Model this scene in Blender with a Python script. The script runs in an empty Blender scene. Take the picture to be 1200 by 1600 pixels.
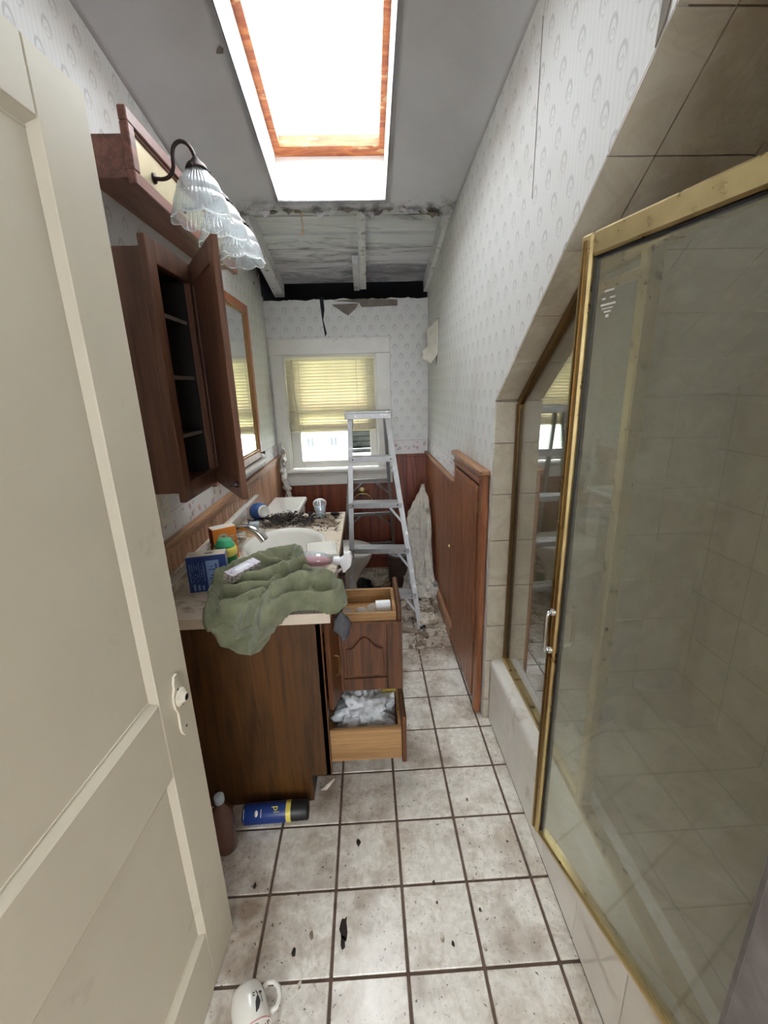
import bpy, bmesh, math, random
from mathutils import Vector, Matrix, noise as mnoise
R = random.Random(7)
scene = bpy.context.scene
COL = scene.collection

# ------------------------------------------------------------------ camera, world, exposure
CAM_H = 1.46
FPX = 672.0
def make_camera():
    vx, vy, roll = 570.0, 608.0, -0.029
    d = Vector(((vx - 600) / FPX, (vy - 800) / FPX, 1)).normalized()      # world +Y in camera (x right, y down, z fwd)
    n = d.cross(Vector((1, roll, 0))).normalized()
    up = -n
    X = d.cross(up).normalized()
    right = Vector((X[0], d[0], up[0])); down = Vector((X[1], d[1], up[1])); fwd = Vector((X[2], d[2], up[2]))
    cam = bpy.data.cameras.new('camera')
    cam.sensor_fit = 'HORIZONTAL'; cam.sensor_width = 36.0; cam.lens = FPX / 1200 * 36.0
    cam.clip_start = 0.01
    o = bpy.data.objects.new('camera', cam); COL.objects.link(o)
    m = Matrix((( right[0], -down[0], -fwd[0], 0), (right[1], -down[1], -fwd[1], 0), (right[2], -down[2], -fwd[2], CAM_H), (0, 0, 0, 1)))
    o.matrix_world = m
    scene.camera = o
make_camera()

WORLD_STRENGTH = 13.0
w = bpy.data.worlds.new('overcast_sky'); scene.world = w; w.use_nodes = True
bg = w.node_tree.nodes['Background']; bg.inputs[0].default_value = (0.90, 0.95, 1.03, 1); bg.inputs[1].default_value = WORLD_STRENGTH
vs = scene.view_settings
vs.view_transform = 'Standard'; vs.look = 'None'; vs.gamma = 1.0; vs.use_curve_mapping = False
vs.exposure = 0.32
scene.cycles.use_denoising = True
scene.cycles.max_bounces = 14
scene.cycles.diffuse_bounces = 8
scene.cycles.transparent_max_bounces = 16
scene.cycles.sample_clamp_indirect = 8.0

# ------------------------------------------------------------------ material helpers
class NT:
    def __init__(s, name):
        s.mat = bpy.data.materials.new(name); s.mat.use_nodes = True
        s.t = s.mat.node_tree; s.b = s.t.nodes['Principled BSDF']; s.out = s.t.nodes['Material Output']
    def n(s, typ, **kw):
        nd = s.t.nodes.new(typ)
        for k, v in kw.items(): setattr(nd, k, v)
        return nd
    def link(s, a, b): s.t.links.new(a, b)
    def put(s, sock, v):
        if isinstance(v, bpy.types.NodeSocket): s.link(v, sock)
        elif v is not None:
            try: sock.default_value = v
            except Exception: sock.default_value = (v[0], v[1], v[2], 1)
    def m(s, op, a, b=None, c=None, clamp=False):
        nd = s.n('ShaderNodeMath', operation=op, use_clamp=clamp)
        for i, v in enumerate((a, b, c)):
            if v is not None: s.put(nd.inputs[i], v)
        return nd.outputs[0]
    def mix(s, f, a, b):
        nd = s.n('ShaderNodeMix', data_type='RGBA')
        s.put(nd.inputs[0], f); s.put(nd.inputs[6], c4(a)); s.put(nd.inputs[7], c4(b))
        return nd.outputs[2]
    def pos(s): return s.n('ShaderNodeNewGeometry').outputs['Position']
    def objc(s): return s.n('ShaderNodeTexCoord').outputs['Object']
    def sep(s, v):
        nd = s.n('ShaderNodeSeparateXYZ'); s.link(v, nd.inputs[0]); return nd.outputs
    def scale(s, v, sc, loc=(0, 0, 0)):
        nd = s.n('ShaderNodeMapping'); s.link(v, nd.inputs[0]); nd.inputs['Scale'].default_value = sc; nd.inputs['Location'].default_value = loc
        return nd.outputs[0]
    def noise(s, v, sc=5, det=3, rough=0.55, dist=0):
        nd = s.n('ShaderNodeTexNoise'); s.link(v, nd.inputs['Vector'])
        nd.inputs['Scale'].default_value = sc; nd.inputs['Detail'].default_value = det; nd.inputs['Roughness'].default_value = rough; nd.inputs['Distortion'].default_value = dist
        return nd.outputs[0]
    def ramp(s, f, a, b, lo=0.0, hi=1.0):
        nd = s.n('ShaderNodeMapRange'); nd.clamp = True
        s.put(nd.inputs[0], f); nd.inputs[1].default_value = a; nd.inputs[2].default_value = b; nd.inputs[3].default_value = lo; nd.inputs[4].default_value = hi
        return nd.outputs[0]
    def bump(s, h, st=0.3, dist=0.01):
        nd = s.n('ShaderNodeBump'); s.put(nd.inputs['Height'], h); nd.inputs['Strength'].default_value = st; nd.inputs['Distance'].default_value = dist
        s.link(nd.outputs[0], s.b.inputs['Normal'])
    def col(s, v): s.put(s.b.inputs['Base Color'], c4(v))
    def set(s, rough=None, metal=None, spec=None, trans=None, ior=None, coat=None):
        I = s.b.inputs
        if rough is not None: s.put(I['Roughness'], rough)
        if metal is not None: I['Metallic'].default_value = metal
        if spec is not None: I['Specular IOR Level'].default_value = spec
        if trans is not None: I['Transmission Weight'].default_value = trans
        if ior is not None: I['IOR'].default_value = ior
        if coat is not None: I['Coat Weight'].default_value = coat
def c4(v):
    if isinstance(v, bpy.types.NodeSocket) or not hasattr(v, '__len__'): return v
    return (v[0], v[1], v[2], 1.0)
def srgb(r, g, b):
    f = lambda c: (c / 12.92 if c <= 0.04045 else ((c + 0.055) / 1.055) ** 2.4)
    return (f(r / 255), f(g / 255), f(b / 255))

def plain(name, c, rough=0.5, metal=0, var=0.12, sc=14, bump=0.0, dirt=None, dsc=6, dlo=0.55, dhi=0.75, spec=None):
    t = NT(name); o = t.objc()
    f = t.noise(o, sc, 4)
    base = t.mix(t.ramp(f, 0.3, 0.7), tuple(x * (1 - var) for x in c), tuple(min(1, x * (1 + var)) for x in c))
    if dirt:
        base = t.mix(t.ramp(t.noise(o, dsc, 5, 0.65), dlo, dhi), base, dirt)
    t.col(base); t.set(rough=rough, metal=metal, spec=spec)
    if bump: t.bump(f, bump, 0.005)
    return t.mat
def wood(name, c1, c2, axis='Z', sc=1.0, rough=0.45, bump=0.12):
    t = NT(name); o = t.pos()
    st = {'Z': (28, 28, 1.6), 'Y': (28, 1.6, 28), 'X': (1.6, 28, 28)}[axis]
    st = tuple(x * sc for x in st)
    v = t.scale(o, st)
    f = t.noise(v, 1.0, 5, 0.6, 1.2)
    v2 = t.scale(o, tuple(x * 5 for x in st)); g = t.noise(v2, 1.0, 3, 0.7)
    h = t.m('ADD', t.m('MULTIPLY', f, 0.7), t.m('MULTIPLY', g, 0.3))
    t.col(t.mix(t.ramp(h, 0.40, 0.60), tuple(x * 0.88 for x in c1), c2)); t.set(rough=rough)
    t.bump(h, bump, 0.003)
    return t.mat
def metal(name, c, rough=0.25, var=0.1):
    t = NT(name); o = t.objc()
    f = t.noise(o, 30, 4)
    t.col(t.mix(t.ramp(f, 0.35, 0.7), tuple(x * (1 - var) for x in c), c)); t.set(metal=1.0, rough=t.ramp(f, 0.3, 0.7, rough * 0.8, rough * 1.4))
    return t.mat
def clearglass(name, tint=(0.97, 0.98, 0.97), haze=0.0, hazecol=(0.5, 0.5, 0.45), grough=0.02, fmul=1.0, trl=0.5):
    t = NT(name); t.t.nodes.remove(t.b)
    tr = t.n('ShaderNodeBsdfTransparent'); tr.inputs[0].default_value = c4(tint)
    gl = t.n('ShaderNodeBsdfGlossy'); gl.inputs['Color'].default_value = (1, 1, 1, 1); gl.inputs['Roughness'].default_value = grough
    lw = t.n('ShaderNodeLayerWeight'); lw.inputs[0].default_value = 0.5      # Schlick reflectance, same from both faces of the pane
    refl = t.m('ADD', 0.04, t.m('MULTIPLY', t.m('POWER', lw.outputs['Facing'], 5.0), 0.96))
    body = tr.outputs[0]
    if haze > 0:
        df = t.n('ShaderNodeBsdfDiffuse'); df.inputs[0].default_value = c4(hazecol)
        tl = t.n('ShaderNodeBsdfTranslucent'); tl.inputs[0].default_value = c4(hazecol)
        m0 = t.n('ShaderNodeMixShader'); m0.inputs[0].default_value = trl; t.link(df.outputs[0], m0.inputs[1]); t.link(tl.outputs[0], m0.inputs[2])
        m1 = t.n('ShaderNodeMixShader'); f = t.noise(t.pos(), 5, 4, 0.6)
        zz = t.sep(t.pos())[2]      # soap scum lies thicker low on the pane
        t.link(t.m('MULTIPLY', t.ramp(f, 0.3, 0.7, haze * 0.85, min(1, haze * 1.12)), t.ramp(zz, 0.5, 1.7, 1.15, 0.7)), m1.inputs[0]); t.link(tr.outputs[0], m1.inputs[1]); t.link(m0.outputs[0], m1.inputs[2])
        body = m1.outputs[0]
    m2 = t.n('ShaderNodeMixShader')
    t.link(t.m('MULTIPLY', refl, fmul, clamp=True), m2.inputs[0]); t.link(body, m2.inputs[1]); t.link(gl.outputs[0], m2.inputs[2])
    t.link(m2.outputs[0], t.out.inputs[0])
    return t.mat

def wallpaper(name, axis):
    t = NT(name); p = t.pos(); x, y, z = t.sep(p)
    u = x if axis == 'X' else y
    cu, cv = 0.088, 0.066
    row = t.m('FLOOR', t.m('DIVIDE', z, cv))
    off = t.m('MULTIPLY', t.m('MODULO', t.m('ABSOLUTE', row), 2.0), cu / 2)
    a = t.m('SUBTRACT', t.m('MULTIPLY', t.m('FRACT', t.m('DIVIDE', t.m('ADD', t.m('ADD', u, 5.0), off), cu)), cu), cu / 2)
    b = t.m('SUBTRACT', t.m('MULTIPLY', t.m('FRACT', t.m('DIVIDE', z, cv)), cv), cv / 2)
    def ell(rx, ry, oy):
        return t.m('SQRT', t.m('ADD', t.m('POWER', t.m('ABSOLUTE', t.m('DIVIDE', a, rx)), 2.0), t.m('POWER', t.m('ABSOLUTE', t.m('DIVIDE', t.m('SUBTRACT', b, oy), ry)), 2.0)))
    e1 = ell(0.0145, 0.023, 0.0)
    ring = t.ramp(t.m('ABSOLUTE', t.m('SUBTRACT', e1, 1.0)), 0.1, 0.28, 1.0, 0.0)
    ring = t.m('MULTIPLY', ring, t.ramp(b, -0.012, 0.004))
    e2 = ell(0.009, 0.011, -0.006)
    ring2 = t.ramp(t.m('ABSOLUTE', t.m('SUBTRACT', e2, 0.8)), 0.12, 0.3, 0.9, 0.0)
    dot = t.ramp(ell(0.003, 0.003, -0.004), 0.6, 1.2, 0.9, 0.0)
    light = t.ramp(e2, 0.5, 0.75, 1.0, 0.0)
    motif = t.m('MAXIMUM', t.m('MAXIMUM', ring, t.m('MULTIPLY', ring2, 0.7)), t.m('MULTIPLY', dot, 0.8))
    stripe = t.m('MULTIPLY', t.m('ADD', t.m('SINE', t.m('MULTIPLY', u, 2 * math.pi / 0.0176)), 1.0), 0.5)
    base = t.mix(t.m('MULTIPLY', stripe, 0.35), srgb(207, 206, 202), srgb(190, 189, 187))
    base = t.mix(t.m('MULTIPLY', light, 0.6), base, srgb(221, 219, 213))
    base = t.mix(t.m('MULTIPLY', motif, 0.44), base, srgb(138, 138, 138))
    st = t.ramp(t.noise(p, 2.2, 5, 0.6), 0.54, 0.78, 0, 0.4)
    base = t.mix(st, base, srgb(150, 136, 116))
    t.col(base); t.set(rough=0.62)
    t.bump(t.m('ADD', t.m('MULTIPLY', motif, 1.0), t.m('MULTIPLY', t.noise(p, 120, 2), 0.4)), 0.25, 0.003)
    return t.mat
def border_paper(axis):
    t = NT('floral_border_' + axis); p = t.pos(); x, y, z = t.sep(p)
    u = x if axis == 'X' else y
    v = t.n('ShaderNodeCombineXYZ'); t.link(u, v.inputs[0]); t.link(z, v.inputs[1])
    vo = t.n('ShaderNodeTexVoronoi'); t.link(v.outputs[0], vo.inputs['Vector']); vo.inputs['Scale'].default_value = 26
    fl = t.ramp(vo.outputs['Distance'], 0.25, 0.42, 1, 0)
    band = t.m('MULTIPLY', t.ramp(z, 0.975, 0.995), t.ramp(z, 1.045, 1.06, 1, 0))
    nz = t.noise(v.outputs[0], 60, 3)
    colr = t.mix(t.ramp(t.noise(v.outputs[0], 18, 2), 0.45, 0.55), srgb(176, 128, 134), srgb(140, 138, 150))
    colr = t.mix(t.ramp(nz, 0.45, 0.6, 0, 0.5), colr, srgb(205, 196, 192))
    base = t.mix(t.m('MULTIPLY', fl, band), srgb(205, 202, 198), colr)
    edge = t.ramp(t.m('ABSOLUTE', t.m('SUBTRACT', z, 1.066)), 0.002, 0.004, 1, 0)
    base = t.mix(t.m('MULTIPLY', edge, 0.6), base, srgb(165, 150, 150))
    t.col(base); t.set(rough=0.6)
    return t.mat
def floor_tile_mat():
    t = NT('glazed_floor_tile'); p = t.pos()
    f = t.noise(p, 46, 5, 0.7, 0.3); g = t.noise(p, 4.0, 4, 0.6); s = t.noise(p, 95, 3, 0.6)
    base = t.mix(t.ramp(f, 0.36, 0.66), srgb(218, 212, 200), srgb(232, 227, 217))
    streak = t.ramp(t.noise(t.scale(p, (60, 18, 30)), 1, 4, 0.7), 0.55, 0.75, 0, 0.4)
    base = t.mix(streak, base, srgb(160, 150, 136))
    x, y, z = t.sep(p)
    # grime: heavier towards the vanity and the rubble at the back
    back = t.ramp(y, 1.0, 2.3, 0.0, 0.17)
    left = t.ramp(x, -0.5, 0.15, 0.11, 0.0)
    thr = t.m('ADD', t.m('ADD', g, back), left)
    base = t.mix(t.ramp(t.noise(p, 7.5, 5, 0.7, 0.6), 0.47, 0.68, 0, 0.62), base, srgb(156, 134, 106))
    base = t.mix(t.ramp(thr, 0.53, 0.76, 0, 0.82), base, srgb(112, 84, 54))
    sp = t.m('MULTIPLY', t.ramp(s, 0.63, 0.69), t.ramp(g, 0.40, 0.52))
    base = t.mix(sp, base, srgb(58, 46, 36))
    t.col(base); t.set(rough=t.ramp(t.m('ADD', t.m('MULTIPLY', f, 0.5), t.m('MULTIPLY', g, 0.5)), 0.35, 0.65, 0.16, 0.42))
    t.bump(f, 0.10, 0.002)
    return t.mat
def shower_tile_mat():
    t = NT('beige_marbled_tile'); p = t.pos()
    f = t.noise(p, 6, 5, 0.65, 2.0)
    base = t.mix(t.ramp(f, 0.42, 0.62), srgb(186, 176, 156), srgb(202, 194, 176))
    v = t.ramp(t.m('ABSOLUTE', t.m('SUBTRACT', t.noise(p, 4.5, 3, 0.6, 1.5), 0.5)), 0.0, 0.03, 0.22, 0)
    base = t.mix(v, base, srgb(158, 146, 124))
    t.col(base); t.set(rough=0.28)
    return t.mat
def shower_wall_mat():
    t = NT('shower_wall_tile_field'); p = t.pos(); x, y, z = t.sep(p)
    f = t.noise(p, 6, 5, 0.65, 1.0)
    base = t.mix(t.ramp(f, 0.4, 0.62), srgb(178, 166, 146), srgb(196, 186, 168))
    def line(c, off): return t.ramp(t.m('ABSOLUTE', t.m('SUBTRACT', t.m('FRACT', t.m('DIVIDE', t.m('ADD', c, off), 0.2)), 0.5)), 0.485, 0.493)
    l = t.m('MAXIMUM', line(z, 5.0), t.m('MAXIMUM', line(y, 5.03), line(x, 5.03)))
    base = t.mix(t.m('MULTIPLY', l, 0.6), base, srgb(120, 108, 92))
    t.col(base); t.set(rough=0.3)
    return t.mat
def plaster_mat():
    t = NT('ceiling_plaster'); p = t.pos(); x, y, z = t.sep(p)
    f = t.noise(p, 40, 4); g = t.noise(p, 3.0, 4)
    base = t.mix(t.ramp(g, 0.35, 0.65), srgb(196, 196, 199), srgb(207, 207, 210))
    # black mould with its own blotchy shape along the broken edge
    mo = t.m('MULTIPLY', t.ramp(t.noise(p, 9, 5, 0.7), 0.47, 0.62), t.ramp(y, 2.34, 2.46))
    base = t.mix(t.m('MULTIPLY', mo, 0.9), base, srgb(62, 60, 62))
    t.col(base); t.set(rough=0.75); t.bump(f, 0.08, 0.003)
    return t.mat
def deck_mat():
    t = NT('whitewashed_roof_board'); p = t.pos(); x, y, z = t.sep(p)
    f = t.noise(t.scale(p, (2.2, 22, 22)), 1, 5, 0.65, 0.8)
    base = t.mix(t.ramp(f, 0.35, 0.65), srgb(200, 200, 202), srgb(222, 222, 224))
    st = t.ramp(t.m('ADD', t.noise(t.scale(p, (2.5, 9, 9)), 1, 5, 0.7, 1.0), t.ramp(y, 2.6, 3.3, -0.08, 0.10)), 0.53, 0.68, 0, 0.75)
    base = t.mix(st, base, srgb(104, 106, 112))
    t.col(base); t.set(rough=0.85); t.bump(f, 0.2, 0.004)
    return t.mat
def towel_mat():
    t = NT('olive_terry_cloth'); o = t.objc()
    f = t.noise(o, 420, 2, 0.7); g = t.noise(o, 26, 4)
    base = t.mix(t.ramp(g, 0.35, 0.65), srgb(98, 102, 76), srgb(122, 124, 96))
    base = t.mix(t.ramp(f, 0.3, 0.7, 0, 0.4), base, srgb(146, 147, 120))
    t.col(base); t.set(rough=0.95, spec=0.1); t.bump(f, 0.7, 0.004)
    t.b.inputs['Sheen Weight'].default_value = 0.25
    return t.mat
def translucent(name, c, f=0.5, rough=0.5):
    t = NT(name)
    nz = t.noise(t.objc(), 9, 3)
    cc = t.mix(t.ramp(nz, 0.35, 0.65), tuple(x * 0.94 for x in c), c)
    t.col(cc); t.set(rough=rough)
    tl = t.n('ShaderNodeBsdfTranslucent'); t.put(tl.inputs[0], cc)
    mx = t.n('ShaderNodeMixShader'); mx.inputs[0].default_value = f
    t.link(t.b.outputs[0], mx.inputs[1]); t.link(tl.outputs[0], mx.inputs[2]); t.link(mx.outputs[0], t.out.inputs[0])
    return t.mat
def skyframe_mat():
    t = NT('peeling_orange_varnish'); p = t.pos()
    f = t.noise(t.scale(p, (6, 30, 30)), 1, 5, 0.7, 1.0); g = t.noise(t.scale(p, (5, 5, 60)), 1, 3, 0.6)
    base = t.mix(t.ramp(f, 0.4, 0.6), srgb(150, 74, 34), srgb(196, 118, 62))
    base = t.mix(t.ramp(g, 0.60, 0.64), base, srgb(204, 166, 116))
    t.col(base); t.set(rough=0.5)
    return t.mat

M = {}
M['door_paint'] = plain('cream_door_paint', srgb(208, 200, 180), 0.42, var=0.03, sc=6, dirt=srgb(150, 140, 120), dsc=5, dlo=0.62, dhi=0.9)
M['trim_white'] = plain('old_white_trim_paint', srgb(206, 203, 194), 0.45, var=0.05, sc=8, dirt=srgb(120, 110, 98), dsc=9, dlo=0.66, dhi=0.8)
M['well_white'] = plain('white_plaster_well', srgb(236, 236, 234), 0.7, var=0.02)
M['wpX'] = wallpaper('wallpaper_back', 'X'); M['wpY'] = wallpaper('wallpaper_side', 'Y')
M['borderX'] = border_paper('X'); M['borderY'] = border_paper('Y')
M['tile'] = floor_tile_mat(); M['stile'] = shower_tile_mat(); M['swall'] = shower_wall_mat()
M['grout'] = plain('brown_grout', srgb(98, 80, 68), 0.9, var=0.3, sc=30)
M['sgrout'] = plain('beige_grout', srgb(150, 140, 122), 0.9)
M['plaster'] = plaster_mat(); M['deck'] = deck_mat()
M['rafter'] = plain('whitewashed_rafter', srgb(206, 206, 206), 0.85, var=0.1, sc=20, dirt=srgb(96, 94, 92), dsc=14, dlo=0.58, dhi=0.7)
M['void'] = plain('black_felt_and_void', srgb(24, 26, 32), 0.95, var=0.3)  # black felt colour; on the eave boxes and paper tear it paints darkness
M['lath'] = plain('dirty_lath', srgb(118, 110, 100), 0.9, var=0.25)
M['oak'] = wood('oak_veneer', srgb(56, 32, 8), srgb(92, 58, 22), 'Z', 0.8)
M['oak_drawer'] = wood('pale_drawer_wood', srgb(142, 104, 62), srgb(178, 138, 92), 'X', 0.8)
M['oak_door'] = wood('brown_oak_door', srgb(66, 36, 16), srgb(106, 64, 34), 'Z', 1.1)
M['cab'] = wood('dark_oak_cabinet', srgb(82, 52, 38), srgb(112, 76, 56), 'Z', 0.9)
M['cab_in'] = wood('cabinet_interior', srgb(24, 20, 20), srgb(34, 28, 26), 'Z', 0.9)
M['shelf_edge'] = plain('pale_shelf_edge', srgb(132, 120, 106), 0.4, var=0.1)  # strip colour paler than the shelves behind it
M['mahog'] = wood('mahogany_sconce', srgb(104, 66, 56), srgb(136, 92, 78), 'Y', 0.9)
M['panelL'] = wood('honey_beadboard', srgb(146, 104, 74), srgb(186, 142, 108), 'Z', 1.0)
M['panelR'] = wood('russet_beadboard', srgb(118, 68, 42), srgb(162, 104, 68), 'Z', 1.2, rough=0.38)
M['panelB'] = wood('russet_panel_back', srgb(84, 34, 18), srgb(126, 62, 36), 'Z', 1.2, rough=0.4)
M['capwood'] = wood('cap_rail_wood', srgb(140, 96, 66), srgb(176, 132, 98), 'Y', 1.0)
M['mirwood'] = wood('mirror_frame_wood', srgb(132, 76, 46), srgb(168, 106, 68), 'Z', 1.0)
M['sky_wood'] = skyframe_mat()
M['brass'] = metal('worn_brass', srgb(204, 184, 134), 0.30, 0.12)
M['brass_dark'] = metal('tarnished_brass', srgb(138, 108, 68), 0.34, 0.2)
M['alu'] = metal('ladder_aluminium', srgb(176, 176, 176), 0.42, 0.15)
M['alu_paint'] = plain('paint_splashed_aluminium', srgb(152, 151, 149), 0.45, 0.55, var=0.07, sc=30, dirt=srgb(196, 194, 190), dsc=20, dlo=0.60, dhi=0.68)
M['chrome'] = metal('chrome', srgb(210, 210, 208), 0.15)
M['iron'] = metal('dark_bronze', srgb(72, 64, 62), 0.4, 0.2)
M['mirror'] = metal('mirror_silver', srgb(225, 228, 226), 0.02, 0.01)
M['porc'] = plain('white_porcelain', srgb(220, 217, 208), 0.12, var=0.03, dirt=srgb(150, 140, 122), dsc=7, dlo=0.62, dhi=0.85)
M['counter'] = plain('cultured_marble_top', srgb(206, 192, 172), 0.35, var=0.06, dirt=srgb(120, 98, 74), dsc=13, dlo=0.52, dhi=0.7)
M['curb'] = plain('white_curb_tile', srgb(226, 221, 212), 0.08, var=0.02, dirt=srgb(170, 156, 136), dsc=9, dlo=0.58, dhi=0.8)
M['glass'] = clearglass('window_glass')
M['glass_fixed'] = clearglass('shower_glass_fixed', (0.90, 0.92, 0.88), 0.12, (0.55, 0.55, 0.47), 0.012, 2.6)
M['glass_door'] = clearglass('shower_glass_scummed', (0.93, 0.95, 0.90), 0.25, (0.72, 0.72, 0.61), 0.04, 1.2, 0.4)
M['glass_shade'] = clearglass('ribbed_shade_glass', (0.90, 0.93, 0.94), 0.26, (0.88, 0.90, 0.90), 0.10, 1.6)
M['shade_rim'] = clearglass('shade_rim_glass', (0.95, 0.97, 0.98), 0.45, (0.95, 0.96, 0.96), 0.05, 2.5)
M['clear_plastic'] = clearglass('clear_plastic', (0.9, 0.95, 0.97), 0.25, (0.75, 0.8, 0.82), 0.08, 1.6)
M['amber_plastic'] = clearglass('amber_plastic', (0.75, 0.5, 0.42), 0.5, (0.35, 0.2, 0.16), 0.1, 1.0)
M['blind'] = translucent('cream_vinyl_slat', srgb(244, 237, 214), 0.42)
M['cord'] = plain('cord', srgb(210, 204, 182), 0.8)
M['towel'] = towel_mat()
M['towel_flat'] = plain('olive_hem_weave', srgb(124, 128, 100), 0.85, var=0.08, sc=60, bump=0.2)
M['cloth'] = plain('plaster_stained_sheet', srgb(196, 190, 178), 0.95, var=0.1, sc=20, dirt=srgb(130, 120, 104), dsc=12, dlo=0.52, dhi=0.7, bump=0.3)
M['paper'] = plain('torn_wallpaper_back', srgb(214, 208, 198), 0.85, var=0.06)
M['plast'] = plain('broken_plaster', srgb(204, 194, 178), 0.9, var=0.14, sc=30, dirt=srgb(128, 110, 88), dsc=18, dlo=0.46, dhi=0.62, bump=0.3)
M['plast_dark'] = plain('dirty_plaster', srgb(128, 112, 94), 0.95, var=0.25, sc=30)
M['soot'] = plain('black_debris', srgb(42, 34, 30), 0.95, var=0.5, sc=50)
M['bag'] = translucent('white_plastic_bag', srgb(232, 234, 236), 0.25, 0.3)
M['white_pl'] = plain('white_plastic', srgb(232, 234, 234), 0.3, var=0.02)
M['grey_pl'] = plain('pale_blue_plastic', srgb(186, 198, 206), 0.3, var=0.04)
M['blue'] = plain('blue_print', srgb(22, 52, 116), 0.4, var=0.1)
M['blue_lt'] = plain('light_blue_print', srgb(122, 150, 190), 0.4)
M['bluecup'] = plain('blue_ceramic_glaze', srgb(58, 92, 150), 0.25, var=0.2)
M['orange'] = plain('orange_carton', srgb(222, 132, 46), 0.5, var=0.05)
M['maroon'] = plain('maroon_carton', srgb(112, 34, 26), 0.5, var=0.1)
M['carton_top'] = plain('pale_carton_top', srgb(216, 206, 188), 0.6)
M['green'] = plain('green_plastic', srgb(24, 104, 52), 0.35, var=0.08)
M['green_lid'] = plain('mint_green_lid', srgb(60, 158, 110), 0.35, var=0.06)
M['yellow'] = plain('yellow_plastic', srgb(224, 206, 92), 0.4, var=0.05)
M['red'] = plain('red_pack', srgb(198, 62, 74), 0.4, var=0.06)
M['pink_liq'] = plain('pink_print', srgb(206, 140, 146), 0.4)
M['black'] = plain('black_plastic', srgb(16, 16, 18), 0.45, var=0.2)
M['ink'] = plain('dark_ink', srgb(40, 38, 42), 0.6)
M['lilac'] = plain('lilac_carton', srgb(206, 200, 212), 0.5, var=0.05, dirt=srgb(150, 140, 160), dsc=90, dlo=0.55, dhi=0.6)
M['speckle'] = plain('speckled_carton_side', srgb(180, 172, 160), 0.5, var=0.1, dirt=srgb(104, 98, 92), dsc=120, dlo=0.48, dhi=0.55)
M['sock'] = plain('charcoal_sock', srgb(78, 78, 82), 0.95, var=0.2, sc=60, bump=0.4)
M['wicker'] = plain('dark_wicker', srgb(62, 44, 34), 0.8, var=0.35, sc=60)
M['peach'] = plain('peach_cap', srgb(214, 178, 138), 0.5)
M['pink_rim'] = plain('pink_rim_band', srgb(222, 206, 198), 0.3)
M['outsidewhite'] = plain('white_siding', srgb(214, 214, 210), 0.7, var=0.03)
M['outsidegrey'] = plain('grey_weathered_slats', srgb(72, 76, 75), 0.8, var=0.15)
M['darkwin'] = plain('neighbour_window_dark', srgb(46, 52, 54), 0.3)
M['hallpaint'] = plain('hall_paint', srgb(196, 190, 178), 0.7, var=0.04)
M['hallfloor'] = wood('hall_floor_wood', srgb(110, 76, 48), srgb(146, 104, 68), 'Y', 0.6)
M['casing_grey'] = plain('worn_grey_casing', srgb(120, 114, 114), 0.6, var=0.25, sc=22)
M['brassplate'] = plain('aged_brass_plate', srgb(170, 158, 122), 0.35, 0.4, var=0.1)
M['lawn'] = plain('grass_ground', srgb(150, 165, 130), 0.9)

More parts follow.
